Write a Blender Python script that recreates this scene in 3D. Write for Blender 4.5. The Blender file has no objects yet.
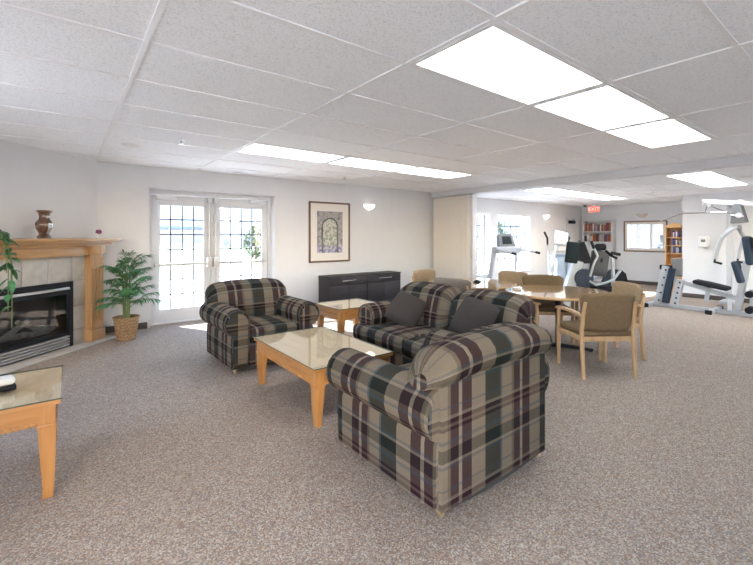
import bpy, bmesh, math, random
from mathutils import Vector, Matrix
PI = math.pi
random.seed(11)
scene = bpy.context.scene
COL = scene.collection

# ------------------------------------------------------------------ materials
def new_mat(name):
    m = bpy.data.materials.new(name); m.use_nodes = True
    nt = m.node_tree
    return m, nt, nt.nodes, nt.links, nt.nodes['Principled BSDF']

def plain(name, col, rough=.5, metal=0., var=.06, scale=30., bump=0., coat=0., spec=.5):
    m, nt, N, L, p = new_mat(name)
    p.inputs['Roughness'].default_value = rough; p.inputs['Metallic'].default_value = metal
    p.inputs['Coat Weight'].default_value = coat; p.inputs['Specular IOR Level'].default_value = spec
    tc = N.new('ShaderNodeTexCoord'); nz = N.new('ShaderNodeTexNoise')
    nz.inputs['Scale'].default_value = scale; nz.inputs['Detail'].default_value = 4
    L.new(tc.outputs['Object'], nz.inputs['Vector'])
    r = N.new('ShaderNodeValToRGB')
    r.color_ramp.elements[0].position = .3; r.color_ramp.elements[1].position = .7
    r.color_ramp.elements[0].color = tuple(c*(1-var) for c in col)+(1,)
    r.color_ramp.elements[1].color = tuple(min(1, c*(1+var)) for c in col)+(1,)
    L.new(nz.outputs['Fac'], r.inputs['Fac']); L.new(r.outputs['Color'], p.inputs['Base Color'])
    if bump:
        b = N.new('ShaderNodeBump'); b.inputs['Strength'].default_value = bump; b.inputs['Distance'].default_value = .004
        L.new(nz.outputs['Fac'], b.inputs['Height']); L.new(b.outputs['Normal'], p.inputs['Normal'])
    return m

def wood(name, c0, c1, rough=.4, axis=0, scale=1.0, coat=.2):
    m, nt, N, L, p = new_mat(name)
    p.inputs['Roughness'].default_value = rough; p.inputs['Coat Weight'].default_value = coat
    tc = N.new('ShaderNodeTexCoord'); mp = N.new('ShaderNodeMapping')
    s = [28*scale]*3; s[axis] = 2.2*scale
    mp.inputs['Scale'].default_value = s
    L.new(tc.outputs['Object'], mp.inputs['Vector'])
    nz = N.new('ShaderNodeTexNoise'); nz.inputs['Scale'].default_value = 1.; nz.inputs['Detail'].default_value = 5
    nz.inputs['Distortion'].default_value = .6
    L.new(mp.outputs['Vector'], nz.inputs['Vector'])
    r = N.new('ShaderNodeValToRGB')
    r.color_ramp.elements[0].position = .32; r.color_ramp.elements[1].position = .68
    r.color_ramp.elements[0].color = c0+(1,); r.color_ramp.elements[1].color = c1+(1,)
    L.new(nz.outputs['Fac'], r.inputs['Fac']); L.new(r.outputs['Color'], p.inputs['Base Color'])
    return m

def emit(name, col, strength, mottled=False):
    m, nt, N, L, p = new_mat(name)
    p.inputs['Base Color'].default_value = (.8, .8, .8, 1)
    p.inputs['Emission Color'].default_value = col+(1,); p.inputs['Emission Strength'].default_value = strength
    if mottled:
        tc = N.new('ShaderNodeTexCoord'); nz = N.new('ShaderNodeTexNoise'); nz.inputs['Scale'].default_value = 3.5
        nz.inputs['Detail'].default_value = 3
        L.new(tc.outputs['Object'], nz.inputs['Vector'])
        mr = N.new('ShaderNodeMapRange'); mr.inputs['From Min'].default_value = .35; mr.inputs['From Max'].default_value = .6
        mr.inputs['To Min'].default_value = strength*.5; mr.inputs['To Max'].default_value = strength
        L.new(nz.outputs['Fac'], mr.inputs['Value']); L.new(mr.outputs['Result'], p.inputs['Emission Strength'])
    return m

def pane_glass(name, ior=1.45, tint=(1, 1, 1)):
    m = bpy.data.materials.new(name); m.use_nodes = True
    nt = m.node_tree; N = nt.nodes; L = nt.links
    N.remove(N['Principled BSDF'])
    t = N.new('ShaderNodeBsdfTransparent'); t.inputs['Color'].default_value = tint+(1,)
    g = N.new('ShaderNodeBsdfGlossy'); g.inputs['Roughness'].default_value = .02
    lw = N.new('ShaderNodeLayerWeight'); lw.inputs['Blend'].default_value = .5
    pw = N.new('ShaderNodeMath'); pw.operation = 'POWER'; pw.inputs[1].default_value = 5.0; L.new(lw.outputs['Facing'], pw.inputs[0])
    f0 = ((ior-1)/(ior+1))**2
    f = N.new('ShaderNodeMath'); f.operation = 'MULTIPLY_ADD'; f.inputs[1].default_value = .9-f0; f.inputs[2].default_value = f0
    L.new(pw.outputs[0], f.inputs[0])
    mx = N.new('ShaderNodeMixShader')
    L.new(f.outputs[0], mx.inputs['Fac']); L.new(t.outputs[0], mx.inputs[1]); L.new(g.outputs[0], mx.inputs[2])
    L.new(mx.outputs[0], N['Material Output'].inputs['Surface'])
    return m

def plaid(name):
    m, nt, N, L, p = new_mat(name)
    p.inputs['Roughness'].default_value = .92; p.inputs['Specular IOR Level'].default_value = .08
    uv = N.new('ShaderNodeUVMap'); sp = N.new('ShaderNodeSeparateXYZ'); L.new(uv.outputs['UV'], sp.inputs['Vector'])
    def fr(sock, period, off):
        a = N.new('ShaderNodeMath'); a.operation = 'MULTIPLY_ADD'; a.inputs[1].default_value = 1/period; a.inputs[2].default_value = off
        L.new(sock, a.inputs[0]); b = N.new('ShaderNodeMath'); b.operation = 'FRACT'; L.new(a.outputs[0], b.inputs[0]); return b.outputs[0]
    def ramp(sock, stops):
        r = N.new('ShaderNodeValToRGB'); r.color_ramp.interpolation = 'CONSTANT'
        e = r.color_ramp.elements
        e[0].position = stops[0][0]; e[0].color = stops[0][1]+(1,)
        e[1].position = stops[1][0]; e[1].color = stops[1][1]+(1,)
        for pos, c in stops[2:]:
            q = e.new(pos); q.color = c+(1,)
        L.new(sock, r.inputs['Fac']); return r.outputs['Color']
    BE = (.160, .130, .098); GR = (.013, .016, .015); BU = (.026, .010, .015); TA = (.10, .08, .06); TE = (.05, .072, .082); CR = (.185, .158, .125)
    warp = ramp(fr(sp.outputs['X'], .56, .0), [(0, GR), (.25, BE), (.46, BU), (.60, CR), (.645, BU), (.76, TA), (.80, BE), (.965, TE)])
    weft = ramp(fr(sp.outputs['Y'], .42, .3), [(0, BE), (.20, TE), (.24, CR), (.28, GR), (.40, GR), (.44, BE), (.5, TE), (.54, BE), (.66, BU), (.70, TA), (.74, BU), (.80, CR), (.84, BE), (.93, TE), (.96, BE)])
    msk = ramp(fr(sp.outputs['Y'], .42, .3), [(0, (.16,)*3), (.20, (.45,)*3), (.28, (.5,)*3), (.44, (.2,)*3), (.5, (.5,)*3), (.54, (.16,)*3), (.66, (.5,)*3), (.84, (.18,)*3), (.93, (.45,)*3), (.96, (.16,)*3)])
    # woven grain
    tc = N.new('ShaderNodeTexNoise'); tc.inputs['Scale'].default_value = 260; L.new(uv.outputs['UV'], tc.inputs['Vector'])
    mx = N.new('ShaderNodeMix'); mx.data_type = 'RGBA'
    L.new(msk, mx.inputs['Factor']); L.new(warp, mx.inputs['A']); L.new(weft, mx.inputs['B'])
    hv = N.new('ShaderNodeHueSaturation'); L.new(mx.outputs['Result'], hv.inputs['Color'])
    mr = N.new('ShaderNodeMapRange'); mr.inputs['From Min'].default_value = .3; mr.inputs['From Max'].default_value = .7
    mr.inputs['To Min'].default_value = .72; mr.inputs['To Max'].default_value = 1.25
    L.new(tc.outputs['Fac'], mr.inputs['Value']); L.new(mr.outputs['Result'], hv.inputs['Value'])
    L.new(hv.outputs['Color'], p.inputs['Base Color'])
    b = N.new('ShaderNodeBump'); b.inputs['Strength'].default_value = .25; b.inputs['Distance'].default_value = .002
    L.new(tc.outputs['Fac'], b.inputs['Height']); L.new(b.outputs['Normal'], p.inputs['Normal'])
    return m

def carpet():
    m, nt, N, L, p = new_mat('carpet_loop')
    p.inputs['Roughness'].default_value = .97; p.inputs['Specular IOR Level'].default_value = .08
    tc = N.new('ShaderNodeTexCoord')
    vo = N.new('ShaderNodeTexVoronoi'); vo.inputs['Scale'].default_value = 130
    mp = N.new('ShaderNodeMapping'); mp.inputs['Rotation'].default_value = (0, 0, .12); mp.inputs['Scale'].default_value = (1, 1.25, 1)
    L.new(tc.outputs['Object'], mp.inputs['Vector']); L.new(mp.outputs['Vector'], vo.inputs['Vector'])
    sx = N.new('ShaderNodeSeparateColor'); L.new(vo.outputs['Color'], sx.inputs['Color'])
    r = N.new('ShaderNodeValToRGB'); r.color_ramp.interpolation = 'CONSTANT'; e = r.color_ramp.elements
    cols = [(0.229, 0.179, 0.148), (0.321, 0.265, 0.219), (0.383, 0.332, 0.286), (0.25, 0.234, 0.233), (0.413, 0.341, 0.276), (0.321, 0.22, 0.167), (0.486, 0.437, 0.385)]
    e[0].position = 0; e[0].color = cols[0]+(1,); e[1].position = .14; e[1].color = cols[1]+(1,)
    for k, c in enumerate(cols[2:]):
        q = e.new(.30+.14*k); q.color = c+(1,)
    L.new(sx.outputs['Red'], r.inputs['Fac'])
    nz = N.new('ShaderNodeTexNoise'); nz.inputs['Scale'].default_value = 1.3; nz.inputs['Detail'].default_value = 3; L.new(tc.outputs['Object'], nz.inputs['Vector'])
    mr = N.new('ShaderNodeMapRange'); mr.inputs['To Min'].default_value = .93; mr.inputs['To Max'].default_value = 1.07; L.new(nz.outputs['Fac'], mr.inputs['Value'])
    hv = N.new('ShaderNodeHueSaturation'); L.new(r.outputs['Color'], hv.inputs['Color']); L.new(mr.outputs['Result'], hv.inputs['Value'])
    L.new(hv.outputs['Color'], p.inputs['Base Color'])
    b = N.new('ShaderNodeBump'); b.inputs['Strength'].default_value = .6; b.inputs['Distance'].default_value = .006; b.invert = True
    L.new(vo.outputs['Distance'], b.inputs['Height']); L.new(b.outputs['Normal'], p.inputs['Normal'])
    return m

def ceiling_tile():
    m, nt, N, L, p = new_mat('ceiling_tile')
    p.inputs['Roughness'].default_value = .95; p.inputs['Specular IOR Level'].default_value = .1
    tc = N.new('ShaderNodeTexCoord'); nz = N.new('ShaderNodeTexNoise'); nz.inputs['Scale'].default_value = 110; nz.inputs['Detail'].default_value = 3
    L.new(tc.outputs['Object'], nz.inputs['Vector'])
    r = N.new('ShaderNodeValToRGB'); r.color_ramp.elements[0].position = .36; r.color_ramp.elements[1].position = .47
    r.color_ramp.elements[0].color = (.72, .735, .75, 1); r.color_ramp.elements[1].color = (.89, .905, .92, 1)
    L.new(nz.outputs['Fac'], r.inputs['Fac']); L.new(r.outputs['Color'], p.inputs['Base Color'])
    b = N.new('ShaderNodeBump'); b.inputs['Strength'].default_value = .5; b.inputs['Distance'].default_value = .004
    L.new(nz.outputs['Fac'], b.inputs['Height']); L.new(b.outputs['Normal'], p.inputs['Normal'])
    return m

M = {}
M['carpet'] = carpet(); M['ctile'] = ceiling_tile()
M['wall'] = plain('wall_paint', (.68, .685, .70), .85, var=.012, scale=6, bump=.05)
M['white_wall'] = plain('bright_wall_paint', (.66, .665, .68), .8, var=.01, scale=6)
M['tbar'] = plain('grid_bar_paint', (.83, .83, .83), .45, var=.01)
M['base'] = plain('baseboard_vinyl', (.075, .058, .048), .6)
M['white'] = plain('white_paint', (.66, .67, .69), .4, var=.015)
M['whitemetal'] = plain('white_metal', (.75, .76, .78), .35, var=.02)
M['chrome'] = plain('chrome', (.75, .76, .78), .18, 1., var=.02)
M['steel'] = plain('brushed_steel', (.58, .58, .59), .35, .9, var=.05, scale=60)
M['brass'] = plain('brass', (.75, .62, .38), .3, .9)
M['plaid'] = plaid('plaid_fabric')
M['dark'] = plain('dark_fabric', (.035, .036, .04), .9, bump=.2)
M['piping'] = plain('dark_piping', (.05, .045, .045), .9)
M['pillow'] = plain('grey_pillow_fabric', (.058, .049, .047), .9, spec=.1, var=.1, scale=120, bump=.2)
M['pillow2'] = plain('taupe_pillow_fabric', (.17, .135, .115), .85, var=.1, scale=120, bump=.2)
M['oak'] = wood('honey_oak_x', (.34, .15, .042), (.46, .225, .078), axis=0)
M['oaky'] = wood('honey_oak_y', (.34, .15, .042), (.46, .225, .078), axis=1)
M['oakz'] = wood('honey_oak_z', (.34, .15, .042), (.46, .225, .078), axis=2)
M['oaktop'] = wood('pale_oak_top', (.80, .60, .37), (.90, .73, .48), axis=1, rough=.35)
M['beech'] = wood('beech', (.40, .245, .125), (.50, .33, .18), axis=2)
M['beechtop'] = wood('beech_laminate', (.42, .25, .115), (.53, .345, .18), axis=0, rough=.12, coat=.7)
M['beechedge'] = wood('beech_edge', (.52, .32, .15), (.62, .41, .22), axis=0)
M['mant'] = wood('mantel_oak', (.42, .225, .09), (.55, .33, .155), axis=0)
M['mantz'] = wood('mantel_oak_z', (.42, .225, .09), (.55, .33, .155), axis=2)
M['tan'] = plain('tan_chair_fabric', (.31, .22, .13), .9, var=.12, scale=40, bump=.15)
M['olive'] = plain('brown_chair_fabric', (.15, .10, .052), .9, var=.12, scale=40, bump=.15)
M['shadefab'] = plain('shaded_chair_fabric', (.19, .16, .135), .9, var=.1, scale=40, bump=.15)  # fabric colour greyed to carry the shadow this chair sits in
M['brownfab'] = plain('dark_brown_seat_fabric', (.12, .075, .045), .9, var=.1, scale=40, bump=.15)
M['black'] = plain('black_metal', (.016, .018, .022), .6, spec=.15)
M['blackpad'] = plain('black_vinyl', (.012, .014, .019), .7, spec=.15, bump=.1)
M['bluepad'] = plain('blue_black_vinyl', (.025, .04, .065), .65, spec=.2, bump=.1)
M['greypad'] = plain('grey_board', (.16, .17, .18), .6)
M['gymgrey'] = plain('gym_grey_paint', (.40, .43, .47), .35, var=.03)
M['gymwhite'] = plain('gym_white_paint', (.50, .52, .54), .3, var=.02)
M['bluegrey'] = plain('blue_grey_plastic', (.30, .38, .50), .35)
M['darkgreen'] = plain('dark_green_plastic', (.016, .028, .032), .65, spec=.15)
M['housing'] = plain('slate_plastic', (.045, .056, .078), .6, spec=.2)
M['seatgrey'] = plain('grey_seat_mesh', (.085, .088, .092), .8, spec=.15)
M['glass'] = pane_glass('window_glass', 1.35)
M['tglass'] = pane_glass('table_glass', 1.5, (.99, .995, .99))
M['fglass'] = pane_glass('firebox_glass', 1.6, (.6, .62, .62))
M['gedge'] = plain('glass_edge', (.05, .09, .07), .3, spec=.3)
M['tile'] = plain('stone_tile', (.47, .445, .41), .5, var=.12, scale=9, bump=.06)
M['grout'] = plain('grout', (.34, .32, .30), .9)
M['log'] = plain('ceramic_log', (.52, .47, .41), .9, var=.35, scale=25, bump=.6)
M['fire_dark'] = plain('firebox_lining', (.03, .032, .035), .8)
M['espresso'] = wood('espresso_wood', (.012, .011, .014), (.032, .028, .034), axis=0, rough=.55, coat=0.)
M['espside'] = wood('espresso_side', (.02, .018, .021), (.035, .032, .035), axis=2, rough=.55, coat=0.)
M['frame'] = wood('brown_frame', (.10, .055, .035), (.17, .10, .065), axis=2)
M['matte'] = plain('mat_board', (.72, .69, .64), .8, var=.01)
M['curtain'] = plain('cream_vinyl_pleats', (.78, .73, .66), .6, var=.02)
M['leaf'] = plain('palm_leaf', (.06, .20, .075), .45, var=.55, scale=6)
M['leaf2'] = plain('trailing_leaf', (.05, .17, .07), .4, var=.55, scale=14)
M['stem'] = plain('palm_stem', (.14, .2, .07), .6)
M['basket'] = plain('wicker', (.30, .185, .09), .8, var=.4, scale=55, bump=1.0)
M['soil'] = plain('soil', (.04, .03, .02), .95)
M['vase'] = plain('brown_vase_glaze', (.12, .055, .032), .25, var=.6, scale=38, coat=.5)
M['purple'] = plain('purple_petals', (.22, .05, .16), .7, var=.4, scale=80)
M['offwhite'] = plain('off_white', (.75, .74, .72), .5)
M['gdiff'] = emit('gym_light_diffuser', (.95, .975, 1), 9., True)
M['diff'] = emit('light_diffuser', (.93, .965, 1), 5.3, True)
M['bowl'] = emit('lit_glass_bowl', (1, .96, .9), 2.2)
M['bowl_off'] = plain('frosted_bowl', (.62, .56, .48), .4)
M['exit'] = emit('exit_face', (.85, .16, .12), .6)
M['exit'].node_tree.nodes['Principled BSDF'].inputs['Base Color'].default_value = (.4, .06, .05, 1)
M['exit_text'] = emit('exit_letters', (1, .12, .08), 3.0)
M['patio'] = plain('patio_concrete', (.55, .54, .52), .9)
M['lawn'] = plain('lawn_grass', (.17, .20, .14), .95, var=.3, scale=1.5)
M['road'] = plain('road_asphalt', (.09, .11, .14), .9)
M['hill'] = plain('distant_hill', (.035, .06, .10), 1., var=.12, scale=.02)
M['bldg'] = plain('building_wall', (.09, .11, .15), .8)
M['bldgwin'] = plain('building_window', (.03, .045, .08), .2)
M['tree'] = plain('tree_crown', (.05, .075, .04), .9, var=.4, scale=2)
M['bark'] = plain('bark', (.10, .07, .05), .9)
M['oak_shelf'] = wood('pine_bookcase', (.52, .28, .10), (.66, .39, .17), axis=2)
M['plasticwhite'] = plain('white_plastic', (.78, .78, .77), .3, var=.01)
BOOKC = {'dark red': (.22, .04, .035), 'navy blue': (.04, .05, .14), 'cream': (.62, .55, .45), 'brown': (.20, .11, .06), 'black': (.02, .02, .025),
         'orange': (.55, .20, .07), 'purple': (.16, .08, .18), 'grey': (.3, .3, .31)}
for k, c in BOOKC.items(): M['book '+k] = plain('book_cover_'+k.replace(' ', '_'), c, .55)

# ------------------------------------------------------------------ mesh builder
class MB:
    def __init__(self): self.v = []; self.f = []; self.uv = []; self.mi = []
    def add(self, vs, fs, uvs=None, mi=0, T=None):
        b = len(self.v)
        self.v += [tuple(T @ Vector(q)) if T else tuple(q) for q in vs]
        for k, f in enumerate(fs):
            self.f.append(tuple(b+i for i in f)); self.mi.append(mi)
            self.uv.append(uvs[k] if uvs else None)
        return self
    def from_bm(self, bm, mi=0, T=None):
        bm.verts.index_update()
        self.add([v.co[:] for v in bm.verts], [[v.index for v in f.verts] for f in bm.faces], None, mi, T); bm.free(); return self
    def box(self, x0, x1, y0, y1, z0, z1, bev=0., mi=0, T=None, seg=2):
        if bev <= 0:
            vs = [(x, y, z) for x in (x0, x1) for y in (y0, y1) for z in (z0, z1)]
            fs = [(0, 1, 3, 2), (4, 6, 7, 5), (0, 4, 5, 1), (2, 3, 7, 6), (0, 2, 6, 4), (1, 5, 7, 3)]
            return self.add(vs, fs, None, mi, T)
        bm = bmesh.new(); bmesh.ops.create_cube(bm, size=1)
        for v in bm.verts:
            v.co = Vector(((x0+x1)/2+v.co.x*(x1-x0), (y0+y1)/2+v.co.y*(y1-y0), (z0+z1)/2+v.co.z*(z1-z0)))
        bmesh.ops.bevel(bm, geom=bm.edges[:], offset=min(bev, .49*min(x1-x0, y1-y0, z1-z0)), segments=seg, affect='EDGES', profile=.5)
        return self.from_bm(bm, mi, T)
    def tube(self, pts, r, seg=8, mi=0, cap=True, flat=None):
        pts = [Vector(q) for q in pts]; n = len(pts); vs = []; fs = []
        rs = r if isinstance(r, (list, tuple)) else [r]*n
        prev = None
        for i, q in enumerate(pts):
            t = (pts[min(i+1, n-1)]-pts[max(i-1, 0)]).normalized()
            if prev is None:
                a = Vector((0, 0, 1)) if abs(t.z) < .9 else Vector((1, 0, 0))
                s = t.cross(a).normalized()
            else:
                s = (prev - t*prev.dot(t)).normalized()
            prev = s; u = t.cross(s)
            for k in range(seg):
                an = 2*PI*k/seg
                vs.append(q + (s*math.cos(an)+u*math.sin(an))*rs[i])
        for i in range(n-1):
            for k in range(seg):
                k2 = (k+1) % seg
                fs.append((i*seg+k, i*seg+k2, (i+1)*seg+k2, (i+1)*seg+k))
        if cap: fs += [tuple(range(seg-1, -1, -1)), tuple((n-1)*seg+k for k in range(seg))]
        return self.add(vs, fs, None, mi)
    def cyl(self, p0, p1, r0, r1=None, seg=16, mi=0):
        return self.tube([p0, p1], [r0, r0 if r1 is None else r1], seg, mi)
    def beam(self, p0, p1, w, h, mi=0, up=(0, 0, 1), w1=None, h1=None):
        """a straight bar of rectangular section from p0 to p1"""
        p0 = Vector(p0); p1 = Vector(p1); t = (p1-p0).normalized(); s = t.cross(Vector(up))
        if s.length < 1e-4: s = t.cross(Vector((1, 0, 0)))
        s.normalize(); u = s.cross(t); vs = []
        for q, ww, hh in ((p0, w, h), (p1, w1 or w, h1 or h)):
            for a, b in ((-1, -1), (1, -1), (1, 1), (-1, 1)): vs.append(q+s*a*ww/2+u*b*hh/2)
        return self.add(vs, [(3, 2, 1, 0), (4, 5, 6, 7), (0, 1, 5, 4), (1, 2, 6, 5), (2, 3, 7, 6), (3, 0, 4, 7)], None, mi)
    def lathe(self, prof, seg=24, c=(0, 0, 0), mi=0, sq=1.):
        vs = []; fs = []; n = len(prof)
        for r, z in prof:
            for k in range(seg):
                a = 2*PI*k/seg; vs.append((c[0]+r*math.cos(a), c[1]+r*math.sin(a)*sq, c[2]+z))
        for i in range(n-1):
            for k in range(seg):
                k2 = (k+1) % seg; fs.append((i*seg+k, i*seg+k2, (i+1)*seg+k2, (i+1)*seg+k))
        fs += [tuple(range(seg-1, -1, -1)), tuple((n-1)*seg+k for k in range(seg))]
        return self.add(vs, fs, None, mi)
    def prism(self, poly, axis, d0, d1, mi=0, T=None):
        """poly = 2D points in the two axes other than `axis`"""
        n = len(poly); vs = []
        for d in (d0, d1):
            for a, b in poly: vs.append({'x': (d, a, b), 'y': (a, d, b), 'z': (a, b, d)}[axis])
        fs = [tuple(range(n-1, -1, -1)), tuple(range(n, 2*n))]+[(i, (i+1) % n, n+(i+1) % n, n+i) for i in range(n)]
        return self.add(vs, fs, None, mi, T)
    def rbox(self, x0, x1, y0, y1, z0, z1, r, puff=(0, 0, 0), n=6, seg=3, mi=0, T=None):
        c = Vector(((x0+x1)/2, (y0+y1)/2, (z0+z1)/2)); h = ((x1-x0)/2, (y1-y0)/2, (z1-z0)/2)
        r = min(r, .98*min(h))
        def axis(hh):
            inner = hh-r; a = [-inner+2*inner*k/n for k in range(n+1)]
            e = [inner+r*math.tan(PI/4*k/seg) for k in range(1, seg+1)]
            return [-q for q in reversed(e)]+a+e
        A = [axis(q) for q in h]; idx = {}; vs = []; fs = []
        def vert(q):
            k = tuple(round(t, 6) for t in q)
            if k in idx: return idx[k]
            cl = [max(-(h[i]-r), min(h[i]-r, q[i])) for i in range(3)]
            d = Vector([q[i]-cl[i] for i in range(3)])
            if d.length > 0: d = d.normalized()*r
            w = [cl[i]+d[i] for i in range(3)]
            g = [1-(q[i]/h[i])**2 for i in range(3)]
            w = [w[i]+puff[i]*(q[i]/h[i])*g[(i+1) % 3]*g[(i+2) % 3] for i in range(3)]
            idx[k] = len(vs); vs.append(c+Vector(w)); return idx[k]
        for ax in range(3):
            b, d = (ax+1) % 3, (ax+2) % 3
            for s in (-1, 1):
                for i in range(len(A[b])-1):
                    for j in range(len(A[d])-1):
                        qs = []
                        for ii, jj in ((i, j), (i+1, j), (i+1, j+1), (i, j+1)):
                            q = [0, 0, 0]; q[ax] = s*h[ax]; q[b] = A[b][ii]; q[d] = A[d][jj]; qs.append(vert(q))
                        fs.append(tuple(qs) if s > 0 else tuple(reversed(qs)))
        return self.add(vs, fs, None, mi, T)
    def loft(self, rings, uvr=None, caps=True, mi=0, capuv=None):
        n = len(rings[0]); vs = [q for r in rings for q in r]; fs = []; uvs = []
        for i in range(len(rings)-1):
            for k in range(n):
                k2 = (k+1) % n
                fs.append((i*n+k, i*n+k2, (i+1)*n+k2, (i+1)*n+k))
                if uvr:
                    u0, u1 = uvr[0][i], uvr[0][i+1]; v0, v1 = uvr[1][k], uvr[1][k+1]
                    uvs.append([(u0, v0), (u0, v1), (u1, v1), (u1, v0)])
                else: uvs.append(None)
        if caps:
            fs += [tuple(range(n-1, -1, -1)), tuple((len(rings)-1)*n+k for k in range(n))]; uvs += [None, None]
        return self.add(vs, fs, uvs, mi)
    def build(self, name, mats, parent=None, smooth=38, loc=None, fix=True):
        me = bpy.data.meshes.new(name); me.from_pydata(self.v, [], self.f)
        uvl = me.uv_layers.new(name='UVMap')
        mats = mats if isinstance(mats, (list, tuple)) else [mats]
        for q in mats: me.materials.append(q)
        for i, p in enumerate(me.polygons):
            p.material_index = self.mi[i]; p.use_smooth = True
            if self.uv[i]:
                for k, li in enumerate(p.loop_indices): uvl.data[li].uv = self.uv[i][k]
            else:
                nx, ny, nz = (abs(t) for t in p.normal)
                for li in p.loop_indices:
                    x, y, z = me.vertices[me.loops[li].vertex_index].co
                    uvl.data[li].uv = (x, y) if nz >= nx and nz >= ny else ((x, z+.12) if ny >= nx else (y, z+.12))
        if fix:
            bm = bmesh.new(); bm.from_mesh(me); bmesh.ops.recalc_face_normals(bm, faces=bm.faces[:]); bm.to_mesh(me); bm.free()
        me.set_sharp_from_angle(angle=math.radians(smooth))
        o = bpy.data.objects.new(name, me); COL.objects.link(o)
        if parent: o.parent = parent
        if loc: o.location = loc
        return o

def tag(o, label, cat, group=None):
    o['label'] = label; o['category'] = cat
    if group: o['group'] = group
    return o
def thing(name, label, cat, loc=(0, 0, 0), rz=0., group=None):
    o = bpy.data.objects.new(name, None); COL.objects.link(o); o.location = loc; o.rotation_euler = (0, 0, rz)
    o.empty_display_size = .1
    return tag(o, label, cat, group)
def struct(o): o['kind'] = 'structure'; return o
def sthing(name, loc=(0, 0, 0), rz=0.):
    o = bpy.data.objects.new(name, None); COL.objects.link(o); o.location = loc; o.rotation_euler = (0, 0, rz); return struct(o)
def dup(root, label, loc=None, rz=None, group=None):
    def cp(o, par):
        c = o.copy(); COL.objects.link(c)
        if par: c.parent = par
        for ch in [q for q in bpy.data.objects if q.parent is o]: cp(ch, c)
        return c
    r = cp(root, None); r['label'] = label
    if loc is not None: r.location = loc
    if rz is not None: r.rotation_euler = (0, 0, rz)
    if group: r['group'] = group
    return r

# ------------------------------------------------------------------ the room
BY = 7.2            # main back wall
GY = 6.5            # gym back wall
GX = 13.7           # gym far wall
HX = 7.4            # plane of the header and folding partition
CZ, GZ = 2.55, 2.43 # ceilings
LX, RY = -1.75, -2.6
struct(MB().box(LX-.2, GX+.2, RY-.2, BY+.35, -.12, 0).build('floor', M['carpet']))
# ceilings
X0, Y0, TX, TY = .355, 1.24, 1.355, .672
struct(MB().box(LX-.2, HX+.1, RY-.2, BY+.1, CZ, CZ+.1).build('ceiling', M['ctile']))
struct(MB().box(HX+.1, GX+.2, RY-.2, BY+.1, GZ, GZ+.1).build('ceiling', M['ctile']))
g = MB()
k = -1
while X0+k*TX < HX:
    x = X0+k*TX
    if x > LX: g.box(x-.014, x+.014, RY, BY, CZ-.009, CZ+.002)
    k += 1
k = -5
while Y0+k*TY < BY:
    y = Y0+k*TY
    if y > RY: g.box(LX, HX, y-.012, y+.012, CZ-.008, CZ+.002)
    k += 1
struct(g.build('trim_1', M['tbar']))
g = MB()
for k in range(0, 5):
    x = 7.62+1.31*k
    if x < GX: g.box(x-.014, x+.014, RY, GY, GZ-.009, GZ+.002)
for k in range(-7, 8):
    y = 1.69+.64*k
    if RY < y < GY: g.box(HX+.1, GX, y-.012, y+.012, GZ-.008, GZ+.002)
struct(g.build('trim_2', M['tbar']))
# header beam over the opening between lounge and gym, with its track
g = MB(); g.box(HX-.1, HX+.1, RY, BY, GZ-.005, CZ); struct(g.build('trim_3', M['wall']))

def wall_holes(name, x0, x1, z1, y0, y1, holes, mat):
    """wall along x between y0 and y1 with rectangular holes (xa, xb, za, zb)"""
    g = MB(); xs = sorted({x0, x1}|{h[0] for h in holes}|{h[1] for h in holes})
    for a, b in zip(xs, xs[1:]):
        hs = sorted((h[2], h[3]) for h in holes if h[0] <= a+1e-6 and h[1] >= b-1e-6)
        z = 0
        for za, zb in hs:
            if za > z+1e-6: g.box(a, b, y0, y1, z, za)
            z = zb
        if z < z1: g.box(a, b, y0, y1, z, z1)
    return struct(g.build(name, mat))
DX0, DX1, DZ = 1.03, 3.11, 2.2
wall_holes('wall_back', .1, HX+.1, CZ, BY, BY+.32, [(DX0, DX1, 0, DZ)], M['wall'])
GW = [(7.62, 8.75, .47, 2.07), (9.05, 10.62, .47, 2.07)]
wall_holes('wall_gym_back', HX+.1, GX+.2, GZ, GY, GY+.3, GW, M['wall'])
struct(MB().box(GX, GX+.2, 2.9, GY, 0, GZ).build('wall_far', M['wall']))
struct(MB().box(11.64, 11.84, RY, 3.15, 0, GZ).build('wall_right', M['white_wall']))
struct(MB().box(11.84, GX, 2.95, 3.15, 0, GZ).build('wall_return', M['wall']))
ADDED_REAR = [(-1.2, -.4, .9, 2.2), (6.6, 8.0, .9, 2.2), (9.4, 10.8, .9, 2.2)]  # unseen rear windows, added to bring more daylight into the room
wall_holes('wall_rear', LX-.2, 11.84, CZ, RY-.2, RY, ADDED_REAR, M['wall'])
# diagonal wall with the fireplace: local u runs along the wall to the left, n into the room
FR = bpy.data.objects.new('ref', None)
DL = 2.98
s2 = 2**-.5
def fp(u, n, z=0.): return (.36-u*s2+n*s2, 7.2-u*s2-n*s2, z)
FT = Matrix(((-s2, s2, 0, .36), (-s2, -s2, 0, 7.2), (0, 0, 1, 0), (0, 0, 0, 1)))
bpy.data.objects.remove(FR)
g = MB(); g.box(-.2, DL+.1, -.2, 0, 0, CZ, T=FT); struct(g.build('wall_left', M['wall']))
ADDED_SIDE = [(-2.3, -.25, .3, 2.2), (3.05, 4.2, .95, 2.2)]      # unseen windows added to the side wall for daylight, left of the frame
g = MB(); ys_ = [RY, ADDED_SIDE[0][0], ADDED_SIDE[0][1], ADDED_SIDE[1][0], ADDED_SIDE[1][1], 5.2]
for i in range(5):
    if i % 2 == 0: g.box(LX-.2, LX, ys_[i], ys_[i+1], 0, CZ)
    else:
        q = ADDED_SIDE[i//2]; g.box(LX-.2, LX, q[0], q[1], 0, q[2]); g.box(LX-.2, LX, q[0], q[1], q[3], CZ)
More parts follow.
